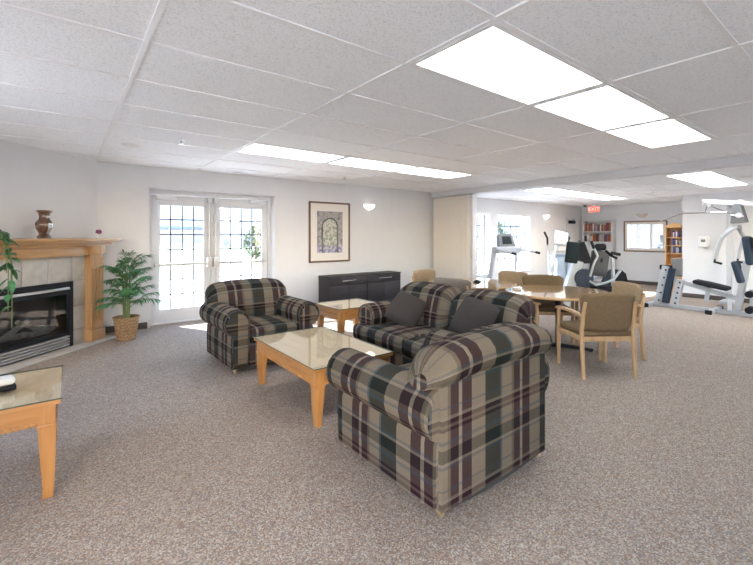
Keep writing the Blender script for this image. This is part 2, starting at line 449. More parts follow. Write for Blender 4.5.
struct(g.build('wall_side', M['wall']))
# baseboards
def bb(name, x0, x1, y0, y1): struct(MB().box(x0, x1, y0, y1, 0, .1, .004).build(name, M['base']))
bb('baseboard_back', .37, DX0-.03, BY-.014, BY); bb('baseboard_back', DX1+.03, HX-.02, BY-.014, BY)
bb('baseboard_gym', HX+.15, 12.6, GY-.014, GY); bb('baseboard_far', GX-.014, GX, 3.16, GY-.02)
bb('baseboard_right', 11.626, 11.64, RY, 3.15); bb('baseboard_side', LX, LX+.014, RY, 5.1)

# ------------------------------------------------------------------ french doors (door_1, door_2) in a deep opening
fr = MB()
yf = BY+.20
fr.box(DX0, DX0+.055, yf-.03, yf+.12, 0, DZ); fr.box(DX1-.055, DX1, yf-.03, yf+.12, 0, DZ); fr.box(DX0+.055, DX1-.055, yf-.03, yf+.12, DZ-.07, DZ)
fr.box(DX0-.025, DX1+.05, BY-.012, BY+.03, DZ, DZ+.035, .006)
fr.box(DX0, DX1, yf-.02, yf+.12, 0, .02)
struct(fr.build('trim_4', M['white']))
def door_leaf(name, x0, x1, hinge_left, inner):
    d = sthing(name, (0, yf, 0))
    z0, z1 = .025, DZ-.075
    gx0, gx1, gz0, gz1 = x0+.1, x1-.12, .22, 1.975
    if not hinge_left: gx0, gx1 = x0+.12, x1-.1
    f = MB(); f.box(x0, gx0, 0, .05, z0, z1, .003); f.box(gx1, x1, 0, .05, z0, z1, .003)
    f.box(gx0, gx1, 0, .05, z0, gz0, .003); f.box(gx0, gx1, 0, .05, gz1, z1, .003)
    for a, b, c, e in ((gx0, gx1, gz0, gz0+.02), (gx0, gx1, gz1-.02, gz1)): f.box(a, b, -.008, .0, c, e)
    f.box(gx0, gx0+.02, -.008, 0, gz0, gz1); f.box(gx1-.02, gx1, -.008, 0, gz0, gz1)
    f.build('leaf_frame', M['white'], d)
    mu = MB()
    for k in range(1, 4):
        x = gx0+(gx1-gx0)*k/4; mu.box(x-.010, x+.010, .012, .038, gz0, gz1)
    for k in range(1, 7):
        z = gz0+(gz1-gz0)*k/7; mu.box(gx0, gx1, .012, .038, z-.010, z+.010)
    mu.build('muntin', M['steelm'], d)
    MB().box(gx0, gx1, .022, .028, gz0, gz1).build('glass', M['glass'], d)
    b = MB(); b.box(x0+.03, x1-.03, -.075, -.04, .955, 1.0, .008); b.box(x0+.03, x0+.09, -.045, 0, .95, 1.005); b.box(x1-.09, x1-.03, -.045, 0, .95, 1.005)
    b.build('push_bar', M['steel'], d)
    xi = x1-.05 if hinge_left else x0+.05
    l = MB(); l.box(xi-.045, xi+.045, -.08, 0, .9, 1.08, .015); l.build('latch_case', M['steel'], d)
    r = MB(); r.cyl((xi, -.045, .05), (xi, -.045, .92), .012, seg=10); r.cyl((xi, -.045, 1.06), (xi, -.045, 2.06), .012, seg=10)
    for z in (.35, 1.45, 1.6): r.box(xi-.02, xi+.02, -.06, 0, z, z+.03)
    r.box(xi-.035, xi+.035, -.07, 0, 2.02, 2.12, .006)
    r.build('vertical_rod', M['steel'], d)
    c = MB(); s = 1 if hinge_left else -1
    xh = x0 if hinge_left else x1
    c.box(min(xh+s*.06, xh+s*.36), max(xh+s*.06, xh+s*.36), -.07, 0, 2.05, 2.115, .008)
    c.beam((xh+s*.3, -.05, 2.125), (xh+s*.62, -.12, 2.135), .03, .012); c.beam((xh+s*.62, -.12, 2.135), (xh+s*.2, -.03, 2.14), .03, .012)
    c.build('door_closer', M['whitemetal'], d)
    return d
M['steelm'] = plain('grey_muntin', (.10, .11, .13), .5)
XM = 2.03
door_leaf('door_1', DX0+.06, XM-.003, True, 1)
door_leaf('door_2', XM+.003, DX1-.06, False, -1)

# gym windows
for i, (a, b, za, zb) in enumerate(GW):
    w = sthing('window_%d' % (i+1), (0, GY+.2, 0))
    f = MB(); t = .045
    f.box(a, a+t, 0, .06, za, zb); f.box(b-t, b, 0, .06, za, zb); f.box(a+t, b-t, 0, .06, za, za+t); f.box(a+t, b-t, 0, .06, zb-t, zb)
    f.build('window_frame', M['white'], w)
    m = MB()
    nx = 5
    for k in range(1, nx):
        x = a+t+(b-a-2*t)*k/nx; m.box(x-.012, x+.012, .015, .04, za+t, zb-t)
    for k in range(1, 5):
        z = za+t+(zb-za-2*t)*k/5; m.box(a+t, b-t, .015, .04, z-.013, z+.013)
    m.build('muntin', M['steelm'], w)
    MB().box(a+t, b-t, .024, .03, za+t, zb-t).build('glass', M['glass'], w)
    s = MB(); s.box(a-.03, b+.03, -.225, 0, za-.025, za+.002, .006); s.build('window_sill', M['white'], w)
    s = MB(); s.box(a, b, -.2, .0, zb-.06, zb-.001, .004); s.build('blind_headrail', M['whitemetal'], w)

def added_window(name, loc, rz, W, z0, z1, nx, nz):  # builds the out-of-view windows added as daylight sources
    w = sthing(name, loc, rz); f = MB(); t = .05; h = W/2
    f.box(-h, -h+t, 0, .06, z0, z1); f.box(h-t, h, 0, .06, z0, z1); f.box(-h+t, h-t, 0, .06, z0, z0+t); f.box(-h+t, h-t, 0, .06, z1-t, z1); f.build('window_frame', M['white'], w)
    m = MB()
    for k in range(1, nx): x = -h+W*k/nx; m.box(x-.012, x+.012, .015, .04, z0+t, z1-t)
    for k in range(1, nz): z = z0+(z1-z0)*k/nz; m.box(-h+t, h-t, .015, .04, z-.012, z+.012)
    m.build('muntin', M['steelm'], w); MB().box(-h+t, h-t, .024, .03, z0+t, z1-t).build('glass', M['glass'], w)
for k, q in enumerate(ADDED_SIDE): added_window('window_%d' % (k+5), (LX-.12, (q[0]+q[1])/2, 0), PI/2, q[1]-q[0], q[2], q[3], 3, 2)  # added side windows, there to brighten the lounge
for k, q in enumerate(ADDED_REAR): added_window('window_%d' % (k+3), ((q[0]+q[1])/2, RY-.12, 0), PI, q[1]-q[0], q[2], q[3], 4, 2)  # added rear windows, there to brighten walls and ceiling

# gym corner door
d = sthing('door_3', (0, GY, 0))
f = MB(); f.box(12.68, 12.74, -.02, .0, 0, 2.03); f.box(13.56, 13.62, -.02, .0, 0, 2.03); f.box(12.68, 13.62, -.02, 0, 1.97, 2.03); f.build('door_frame', M['white'], d)
MB().box(12.75, 13.55, -.015, .0, .01, 1.965, .003).build('door_slab', M['white_wall'], d)
f = MB(); f.cyl((12.83, -.06, 1.0), (12.95, -.06, 1.0), .012); f.cyl((12.83, -.06, 1.0), (12.83, -.012, 1.0), .012); f.build('door_handle', M['steel'], d)
f = MB(); f.box(12.78, 13.14, -.08, -.015, 1.85, 1.95, .01); f.beam((13.1, -.06, 1.97), (12.85, -.14, 1.985), .025, .012); f.build('door_closer', M['black'], d)

# ------------------------------------------------------------------ ceiling lights
def panel(x0, x1, y0, y1, z, dm='diff'):
    cx, cy = (x0+x1)/2, (y0+y1)/2
    hx, hy = (x1-x0)/2, (y1-y0)/2
    t = thing('ceiling_light', '', 'ceiling light', (cx, cy, z), 0)
    f = MB(); w = .03
    f.box(-hx, hx, -hy, -hy+w, -.012, .004); f.box(-hx, hx, hy-w, hy, -.012, .004)
    f.box(-hx, -hx+w, -hy+w, hy-w, -.012, .004); f.box(hx-w, hx, -hy+w, hy-w, -.012, .004)
    f.build('frame', M['tbar'], t)
    MB().box(-hx+w, hx-w, -hy+w, hy-w, -.006, .002).build('diffuser', M[dm], t)
    return t
def xk(k): return X0+TX*k
ly, hy_ = Y0, Y0+TY
p = panel(xk(1)+.015, xk(2)-.015, Y0+.015, Y0+TY-.015, CZ); p['label'] = 'largest lit ceiling panel, first of the row nearest the camera'; p['group'] = 'ceiling lights in the lounge'
names = ['middle lit ceiling panel of the row nearest the camera', 'third lit ceiling panel of the nearest row, closest to the header']
for k in (2, 3):
    dup(p, names[k-2], ((xk(k)+xk(k+1))/2, p.location.y, CZ))
names = ['lit ceiling panel nearest the french doors, first of the far row', 'middle lit ceiling panel of the far row above the framed picture', 'lit ceiling panel at the far row end beside the folding partition']
for k in (1, 2, 3):
    dup(p, names[k-1], ((xk(k)+xk(k+1))/2, Y0+TY*5.5, CZ))
q = panel(7.635, 8.915, 1.705, 2.315, GZ, 'gdiff'); q['label'] = 'lit gym ceiling panel nearer the header, before the white wall'; q['group'] = 'ceiling lights in the gym'
dup(q, 'lit gym ceiling panel farther from the header, above the multi-gym', (8.275+1.31, 2.01, GZ))
for k, nm in enumerate(['lit gym ceiling panel just past the header, before the gym windows', 'middle lit gym ceiling panel of the row by the windows', 'farthest lit gym ceiling panel toward the exit sign']):
    dup(q, nm, (8.275+1.31*k, 1.69+.64*5-.32+.0, GZ))

# small ceiling fittings
def sprinkler(x, y, z, label):
    g = MB(); g.lathe([(.035, 0), (.035, -.008), (.012, -.012), (.012, -.04), (.028, -.045), (.028, -.05)], 14, (0, 0, 0))
    return tag(g.build('ceiling_sprinkler', M['steel'], loc=(x, y, z)), label, 'sprinkler', 'ceiling sprinklers')
sprinkler(1.04, 5.02, CZ, 'steel sprinkler head on the ceiling in front of the french doors')
sprinkler(4.1, 6.3, CZ, 'steel sprinkler head on the ceiling above the framed garden picture')
sprinkler(9.9, 3.2, GZ, 'steel sprinkler head on the gym ceiling before the white wall')
g = MB(); g.lathe([(.11, 0), (.11, -.006), (.09, -.014), (.03, -.016)], 28)
tag(g.build('ceiling_vent', M['offwhite'], loc=(.62, 5.65, CZ)), 'round beige ceiling speaker grille near the fireplace wall', 'ceiling vent')
g = MB(); g.box(-.13, .13, -.05, .05, -.012, 0, .003); 
for k in range(4): g.box(-.12, .12, -.04+.022*k, -.03+.022*k, -.018, -.01)
tag(g.build('air_vent', M['whitemetal'], loc=(2.36, 6.9, CZ)), 'small rectangular air vent in the ceiling above the french doors', 'air vent')
t = thing('ceiling_camera', 'small dark dome camera on the gym ceiling beside the exit sign', 'camera', (12.56, 5.85, GZ))
g = MB(); g.lathe([(.07, 0), (.07, -.03), (.06, -.04)], 20); g.build('housing', M['plasticwhite'], t)
g = MB(); g.lathe([(.055, -.035), (.05, -.06), (.03, -.08), (.005, -.088)], 18); g.build('dome', M['black'], t)
# exit sign
t = thing('exit_sign', 'small red lit EXIT sign hanging from the gym ceiling', 'exit sign', (12.98, 5.77, GZ-.15))
t.rotation_euler = (0, 0, -PI/2+.15)
g = MB(); g.box(-.17, .17, -.02, .02, -.1, .1, .006); g.box(-.03, .03, -.015, .015, .1, .13); g.build('housing', M['plasticwhite'], t)
MB().box(-.155, .155, -.023, -.02, -.085, .085).build('face', M['exit'], t)
cu = bpy.data.curves.new('lettering', 'FONT'); cu.body = 'EXIT'; cu.size = .15; cu.align_x = 'CENTER'; cu.align_y = 'CENTER'; cu.extrude = .002
tmp = bpy.data.objects.new('lettering', cu); COL.objects.link(tmp); bpy.context.view_layer.update()
me_ = bpy.data.meshes.new_from_object(tmp.evaluated_get(bpy.context.evaluated_depsgraph_get())); bpy.data.objects.remove(tmp)
o = bpy.data.objects.new('lettering', me_); COL.objects.link(o); o.parent = t; o.location = (0, -.026, 0); o.rotation_euler = (PI/2, 0, 0); me_.materials.clear(); me_.materials.append(M['exit_text'])

# wall sconces: half bowls
def sconce(label, loc, rz, lit):
    t = thing('wall_sconce', label, 'wall lamp', loc, rz)
    g = MB(); pr = [(.03, -.085), (.085, -.06), (.13, -.02), (.15, .02), (.142, .024), (.12, -.012), (.08, -.045), (.03, -.07)]
    seg = 14; vs = []; fs = []
    for r, z in pr:
        for k in range(seg+1):
            a = PI+PI*k/seg; vs.append((r*math.cos(a), r*math.sin(a)*.75, z))
    n = seg+1
    for i in range(len(pr)-1):
        for k in range(seg): fs.append((i*n+k, i*n+k+1, (i+1)*n+k+1, (i+1)*n+k))
    g.add(vs, fs); g.build('glass_bowl', M['bowl'] if lit else M['bowl_off'], t)
    g = MB(); g.box(-.06, .06, -.02, 0, -.08, .02, .005); g.build('back_plate', M['steel'], t)
    g = MB(); g.box(-.17, .17, -.03, 0, .02, .032, .003); g.build('trim_rail', M['steel'], t)
    return t
sconce('lit half-bowl wall sconce on the back wall beside the framed picture', (5.33, BY, 2.12), 0, True)
sconce('lit half-bowl wall sconce in the gym beside the window', (11.45, GY, 2.05), 0, True)
sconce('unlit half-bowl sconce above the wide framed mirror', (GX, 4.7, 2.08), -PI/2, False)

# ------------------------------------------------------------------ fireplace
FRZ = math.atan2(-s2, -s2)          # local x = along the wall to the left; local y = -(into room)
ft = thing('fireplace', 'gas fireplace with oak mantel and stone tile surround in the corner', 'fireplace', fp(0, 0), FRZ)
# in this frame a point (u, -n, z)?  rotation maps x->(-s2,-s2); y->(s2,-s2) which is +n
def B(g, u0, u1, n0, n1, z0, z1, bev=0.): return g.box(u0, u1, n0, n1, z0, z1, bev)
UR, UL = .434, 1.98
FX0, FX1 = .634, 1.78
g = MB(); B(g, UR, FX0, .012, .192, 0, 1.2); B(g, FX1, UL, .012, .192, 0, 1.2); B(g, FX0, FX1, .012, .192, .86, 1.2); g.build('surround_backing', M['grout'], ft)
g = MB()
zs = [0.016, .212, .525, .86, 1.195]
def trow(u0, u1, z0, z1): B(g, u0+.003, u1-.003, .18, .2, z0+.003, z1-.003, .003)
for a, b in ((UR, FX0), (FX1, UL)):
    for z0, z1 in zip(zs, zs[1:]): trow(a, b, z0, z1)
us = [FX0, .969, 1.288, 1.60, FX1]
for a, b in zip(us, us[1:]): trow(a, b, .86, 1.195)
g.build('tile_surround', M['tile'], ft)
g = MB()
x = .09
while x < 2.33:
    B(g, x+.002, min(x+.33, 2.33)-.002, .015, .43, .002, .016, .002); x += .33
h = g.build('hearth', M['tile'], ft)
for a, b in ((.224, .434), (1.98, 2.19)):
    g = MB(); B(g, a, b, .012, .285, .016, 1.2, .004)
    w = (b-a-.03)/4
    B(g, a+.004, a+.03, .28, .3, .2, 1.16, .004); B(g, b-.03, b-.004, .28, .3, .2, 1.16, .004)
    for k in range(3):
        c = a+.052+k*(b-a-.104)/2; B(g, c-.012, c+.012, .28, .3, .3, 1.0, .005)
    B(g, a+.03, b-.03, .28, .3, .2, .27); B(g, a+.03, b-.03, .28, .3, 1.03, 1.16)
    B(g, a-.012, b+.012, .012, .315, .016, .17, .006); B(g, a-.01, b+.01, .012, .313, 1.2, 1.33, .005)
    g.build('pilaster', M['mantz'], ft)
g = MB(); B(g, .44, 1.97, .012, .27, 1.19, 1.33, .004); g.build('frieze', M['mant'], ft)
g = MB()
for (ov, z0, z1) in ((.0, 1.31, 1.335), (.03, 1.335, 1.36), (.07, 1.36, 1.385), (.10, 1.385, 1.42)):
    B(g, .19-ov*1.5, 2.22+ov*1.5, .012, .33+ov, z0, z1, .008)
g.build('mantel_shelf', M['mant'], ft)
# gas insert
g = MB(); B(g, FX0, FX0+.05, .03, .222, .017, .86, .004); B(g, FX1-.05, FX1, .03, .222, .017, .86, .004)
B(g, FX0+.05, FX1-.05, .03, .222, .795, .86, .004); B(g, FX0+.05, FX1-.05, .03, .19, .017, .05); B(g, FX0+.05, FX1-.05, .03, .215, .70, .755, .004)
B(g, FX0+.05, FX0+.085, .03, .21, .19, .7, .004); B(g, FX1-.085, FX1-.05, .03, .21, .19, .7, .004); B(g, FX0+.05, FX1-.05, .03, .21, .175, .21, .004)
ins = g.build('firebox_frame', M['black'], ft)
g = MB(); B(g, FX0+.055, FX1-.055, .19, .226, .758, .79, .004); g.build('vent_strip', M['steel'], ft)
g = MB()
for k in range(4): g.box(FX0+.055, FX1-.055, .17, .224, .035+.035*k, .058+.035*k, .004)
g.build('louver_grille', M['steel'], ft)
g = MB(); B(g, FX0+.055, FX1-.055, .013, .03, .02, .86); B(g, FX0+.05, FX1-.05, .03, .17, .2, .23); g.build('firebox_lining', M['fire_dark'], ft)
MB().box(FX0+.086, FX1-.086, .196, .2, .211, .699).build('firebox_glass', M['fglass'], ft)
random.seed(3)
for a, b, r in (((.9, .12, .26), (1.55, .09, .30), .035), ((1.0, .08, .30), (1.28, .13, .46), .03), ((1.42, .08, .28), (1.15, .12, .44), .03), ((.8, .1, .27), (1.1, .14, .36), .026)):
    a = Vector(a); b = Vector(b); n = 7
    pts = [a.lerp(b, k/n)+Vector((0, random.uniform(-.005, .005), random.uniform(-.008, .008))) for k in range(n+1)]
    MB().tube(pts, [r*random.uniform(.85, 1.1) for _ in pts], 9).build('log', M['log'], ft)

# vase, figurine, trailing plant on the mantel
g = MB(); g.lathe([(.068, 0), (.07, .02), (.05, .045), (.048, .06), (.075, .11), (.085, .155), (.085, .185), (.068, .215), (.05, .24), (.048, .27), (.058, .305), (.078, .328), (.08, .34), (.066, .34), (.046, .30), (.04, .25)], 6, (0, 0, 0))
tag(g.build('vase', M['vase'], smooth=50, loc=fp(1.02, .2, 1.4205)), 'brown mottled vase standing on the oak mantel', 'vase')
t = thing('flower_figurine', 'tiny purple flower ornament on the right end of the mantel', 'figurine', fp(.199, .2, 1.4205))
g = MB(); g.lathe([(.025, 0), (.025, .008), (.008, .014), (.008, .05), (.02, .06)], 12); g.build('stand', M['offwhite'], t)
g = MB(); random.seed(8)
for k in range(14):
    a = random.uniform(0, 2*PI); r = random.uniform(0, .035); c = (r*math.cos(a), r*math.sin(a), .08+random.uniform(-.015, .03))
    g.lathe([(.002, -.014), (.014, -.006), (.016, .002), (.01, .012), (.002, .014)], 8, c)
g.build('petals', M['purple'], t)

def leaf_blade(g, p, d, up, L, W, droop=.3, mi=0, n=5, fold=.15):
    """one leaf as a bent, folded strip"""
    d = Vector(d).normalized(); s = d.cross(Vector(up)); s = s.normalized() if s.length > 1e-3 else Vector((1, 0, 0)); u = s.cross(d).normalized()
    vs = []; p = Vector(p)
    for k in range(n+1):
        t = k/n; w = W*(math.sin(PI*min(1, t*.92+.08))**.8)*(1 if k < n else .05)
        c = p+d*L*t+Vector((0, 0, -1))*droop*L*t*t
        vs += [c-s*w/2+u*w*fold, c, c+s*w/2+u*w*fold]
    fs = []
    for k in range(n):
        a = 3*k; fs += [(a, a+1, a+4, a+3), (a+1, a+2, a+5, a+4)]
    g.add(vs, fs, None, mi)

t = thing('trailing_plant', 'green trailing plant hanging over the left end of the oak mantel', 'plant', fp(1.98, .22, 1.4205))
g = MB(); g.lathe([(.06, 0), (.085, .12), (.092, .15), (.082, .15), (.075, .12)], 20); g.build('pot', M['offwhite'], t)
g = MB(); gs = MB(); random.seed(21)
Fm = Matrix.Rotation(FRZ, 3, 'Z')
def strand(u_end, n_end, z_end, n):
    pts = [Vector((0, 0, .14)), Vector((u_end*.4, n_end*.6, .2)), Vector((u_end*.85, n_end, .05)), Vector((u_end, n_end+.02, -.25)), Vector((u_end*1.02, n_end+.01, z_end))]
    P = []
    for i in range(len(pts)-1):
        for k in range(6):
            P.append(pts[i].lerp(pts[i+1], k/6))
    P.append(pts[-1]); P = [Fm @ q for q in P]
    gs.tube(P, .004, 5)
    for k in range(n):
        q = P[int((.25+.75*k/n)*(len(P)-1))]
        a = random.uniform(0, 2*PI); d = (math.cos(a), math.sin(a), random.uniform(-.9, .2))
        leaf_blade(g, q, d, (0, 0, 1), random.uniform(.09, .14), random.uniform(.045, .06), .35)
strand(-.30, .28, -.62, 12); strand(-.24, .30, -.35, 9); strand(-.36, .22, -.95, 14); strand(.1, .3, -.5, 9); strand(-.12, .3, -.6, 10); strand(-.28, .27, -.75, 10)
g.build('foliage', M['leaf2'], t, fix=False); gs.build('stem', M['stem'], t)

# ------------------------------------------------------------------ palm in a basket
t = thing('potted_palm', 'bushy green palm in a wicker basket beside the fireplace', 'potted plant', (.66, 6.60, 0))
g = MB(); n = 26; prof = []
for k in range(15):
    z = .0+.31*k/14; prof.append((.115+.04*(k/14)+(.006 if k % 2 else -.003), z))
prof += [(.165, .31), (.165, .325), (.145, .325), (.14, .28)]
g.lathe(prof, 28); g.build('basket', M['basket'], t)
g = MB(); g.lathe([(.14, .27), (.138, .285), (.01, .29)], 20); g.build('soil', M['soil'], t)
g = MB(); gs = MB(); random.seed(5)
for i in range(6):
    a = i*1.1; gs.tube([(.03*math.cos(a), .03*math.sin(a), .28), (.04*math.cos(a), .04*math.sin(a), .5), (.05*math.cos(a+.3), .05*math.sin(a+.3), .72+.05*i)], [.012, .01, .006], 6)
for i in range(46):
    a = i*2.39996+random.uniform(-.3, .3); lev = i/46
    zb = .44+.6*lev; L = random.uniform(.40, .56)*(1-.22*lev); el = random.uniform(.35, 1.0)+.5*lev
    base = Vector((.04*math.cos(a), .04*math.sin(a), zb))
    d = Vector((math.cos(a)*math.cos(el), math.sin(a)*math.cos(el), math.sin(el)))
    if math.sin(a) > .35: L *= .75
    if math.cos(a-2.36) > .55: L *= .62
    P = [base+d*L*k/9+Vector((0, 0, -1))*.40*L*(k/9)**2 for k in range(10)]
    gs.tube(P, [.005-.0004*k for k in range(10)], 5)
    side = d.cross(Vector((0, 0, 1))).normalized()
    for k in range(2, 10):
        tt = (P[min(k+1, 9)]-P[k-1]).normalized()
        for s in (-1, 1):
            for h in (0, .5):
                q = P[k]-tt*h*L/9
                dd = tt*.8+side*s*.75+Vector((0, 0, random.uniform(-.25, .2)))
                leaf_blade(g, q, dd, (0, 0, 1), random.uniform(.11, .17)*(1.12-.05*k), .019, .5, n=3, fold=.25)
    leaf_blade(g, P[9], (P[9]-P[8]), (0, 0, 1), .12, .022, .3, n=3)
g.build('fronds', M['leaf'], t, fix=False); gs.build('stem', M['stem'], t)

# ------------------------------------------------------------------ upholstered seating
def upholstered(name, label, cat, W, D, nb, loc, rz, tcush=False):
    """front faces -y; W across the arm panels"""
    t = thing(name, label, cat, loc, rz)
    hw, hd = W/2, D/2
    R = .142; cxr, czr = hw-.05, .535; af = .13 if tcush else 0.
    g = MB(); g.box(-hw+.1, hw-.1, -hd+.035, hd-.05, .05, .31, .02); g.build('base', M['plaid'], t)
    g = MB(); g.box(-hw+.1, hw-.1, -hd+.02, hd-.02, .028, .05)
    n = 12; pl = [(-hw+.02, .06)]+[(-hw+.02+(2*hw-.04)*k/n, .045-.028*math.sin(PI*k/n)) for k in range(n+1)]+[(hw-.02, .06)]
    g.prism(pl, 'y', hd-.05, hd-.012); g.build('dust_cover', M['dark'], t)
    for s in (-1, 1):
        pr = [(cxr-.125, .045), (cxr-.13, .2), (cxr-.13, .40)]
        a0, a1 = math.radians(200), math.radians(-62)
        for k in range(15):
            a = a0+(a1-a0)*k/14; pr.append((cxr+R*math.cos(a), czr+R*1.0*math.sin(a)))
        pr += [(hw-.012, .41), (hw, .37), (hw+.004, .22), (hw, .045)]
        vs = [0]
        for k in range(len(pr)):
            q0, q1 = pr[k], pr[(k+1) % len(pr)]; vs.append(vs[-1]+math.dist(q0, q1))
        ys = [-hd-.012+af, -hd-.002+af, -hd+.012+af, -hd+.05+af]+[-hd+.05+af+(D-.09-af)*k/6 for k in range(1, 7)]+[hd-.025, hd-.02]
        rings = []
        for i, y in enumerate(ys):
            f = {0: .84, 1: .94, 2: .99}.get(i, 1.) if i < 4 else (.96 if i == len(ys)-2 else (.85 if i == len(ys)-1 else 1.))
            cc = ((cxr-.01), .40)
            rings.append([(s*(cc[0]+(x-cc[0])*f), y, max(.045, cc[1]+(z-cc[1])*f)) for x, z in pr])
        g = MB(); g.loft(rings, (ys, vs)); arm = g.build('arm', M['plaid'], t, smooth=50)
        pp = [(s*(cc[0]+(x-cc[0])*.955), -hd-.006+af, cc[1]+(z-cc[1])*.955) for x, z in pr[1:-1]]
        MB().tube(pp, .006, 6).build('piping', M['piping'], arm)
    iw = cxr-R+.004      # inside of the arms
    # back panel
    g = MB(); g.box(-hw+.012, hw-.012, hd-.06, hd, .045, .76, .012); g.build('back_panel', M['plaid'], t)
    # back cushions with a rolled top
    bw = hw+.03; seg = 26
    for c in range(nb):
        xa = -bw+2*bw*c/nb; xb = -bw+2*bw*(c+1)/nb
        prof = [(hd-.30, .40), (hd-.315, .50), (hd-.30, .60), (hd-.275, .70), (hd-.25, .78), (hd-.215, .845), (hd-.165, .875), (hd-.10, .898), (hd-.03, .90), (hd+.03, .884), (hd+.066, .845), (hd+.075, .80), (hd+.06, .75), (hd+.025, .715), (hd-.03, .70), (hd-.10, .60), (hd-.12, .40)]
        vv = [0]
        for k in range(len(prof)):
            vv.append(vv[-1]+math.dist(prof[k], prof[(k+1) % len(prof)]))
        rings = []; xs = []
        for i in range(seg+1):
            th = i/seg; e = (1-math.cos(PI*th))/2 if True else th
            e = .5*th+.5*e
            x = xa+(xb-xa)*e; r = abs(2*e-1)
            wid = (xb-xa)/2; dist = (1-r)*wid
            ed = max(0., 1-dist/.12); sh = math.sqrt(max(0, 1-ed*ed)) if ed > 0 else 1.
            f = .30+.70*sh
            drop = .055*r**3.2
            cy, cz = hd-.12, .66
            ring = []
            for y, z in prof:
                yy = cy+(y-cy)*f; zz = cz+(z-cz)*(.55+.45*sh)-drop*(max(0, z-.5)/.4)
                bulge = .02*(1-r*r) if y < hd-.2 else 0
                ring.append((x, yy-bulge, zz))
            rings.append(ring); xs.append(x)
        g = MB(); g.loft(rings, (xs, vv)); g.build('backrest', M['plaid'], t, smooth=60)
    # seat cushions
    for c in range(nb):
        xa = -iw+2*iw*c/nb; xb = -iw+2*iw*(c+1)/nb
        g = MB(); g.rbox(xa+.003, xb-.003, -hd-.012, hd-.25, .285, .455, .045, (0, .012, .022), n=8)
        if tcush and c == 0: g.rbox(-hw-.03, xa+.09, -hd-.012, -hd+.135, .288, .452, .045, (0, .01, .008), n=4)
        if tcush and c == nb-1: g.rbox(xb-.09, hw+.03, -hd-.012, -hd+.135, .288, .452, .045, (0, .01, .008), n=4)
        cu_ = g.build('seat_cushion', M['plaid'], t, smooth=60)
        z = .44; y0 = -hd-.014
    # front rail panel
    fw_ = hw if tcush else iw
    g = MB(); g.box(-fw_, fw_, -hd+.005, -hd+(.14 if tcush else .06), .05, .29, .02); g.build('front_panel', M['plaid'], t)
    for sx in (-1, 1):
        for sy in (-1, 1):
            x, y = sx*(hw-.045), sy*(hd-.05)
            g = MB(); g.cyl((x, y, .016), (x, y, .05), .018, seg=12); g.cyl((x-.012, y+sy*.014, .016), (x+.012, y+sy*.014, .016), .015, seg=14); g.build('leg', M['brass'], t)
    return t
upholstered('armchair', 'plaid armchair facing the camera in front of the french doors', 'armchair', .95, .92, 1, (1.83, 4.70, 0), .02)
upholstered('armchair', 'plaid armchair in the foreground seen from behind', 'armchair', 1.01, .95, 1, (1.985, 1.88, 0), PI+.005)
upholstered('sofa', 'two-seat plaid sofa facing the coffee table, its back to the round tables', 'sofa', 1.68, .90, 2, (3.03, 2.93, 0), -PI/2, True)

def pillow(label, size, mats, loc, rot):
    g = MB(); n = 12
    for s in (-1, 1):
        vs = []; fs = []
        for i in range(n+1):
            for j in range(n+1):
                a, b = 2*i/n-1, 2*j/n-1
                pin = 1-.10*(a*a*b*b)-.05*((1-a*a)*b*b+(1-b*b)*a*a)
                th = .5*.16*((1-a**4)*(1-b**4))**.6
                vs.append((a*size/2*pin, s*th, b*size/2*pin))
        for i in range(n):
            for j in range(n): fs.append((i*(n+1)+j, (i+1)*(n+1)+j, (i+1)*(n+1)+j+1, i*(n+1)+j+1))
        g.add(vs, fs, None, 0 if s < 0 else 1)
    o = g.build('throw_pillow', mats, smooth=70); o.location = loc; o.rotation_euler = rot
    return tag(o, label, 'pillow', 'throw pillows on the sofa')
pillow('dark grey throw pillow on the sofa seat by the far arm', .40, [M['pillow'], M['pillow2']], (3.0, 3.36, .63), (math.radians(-40), math.radians(20), -PI/2+.4))
pillow('dark grey throw pillow on the sofa seat nearer the foreground armchair', .44, [M['pillow'], M['pillow']], (3.05, 2.46, .655), (math.radians(-34), math.radians(11), -PI/2))

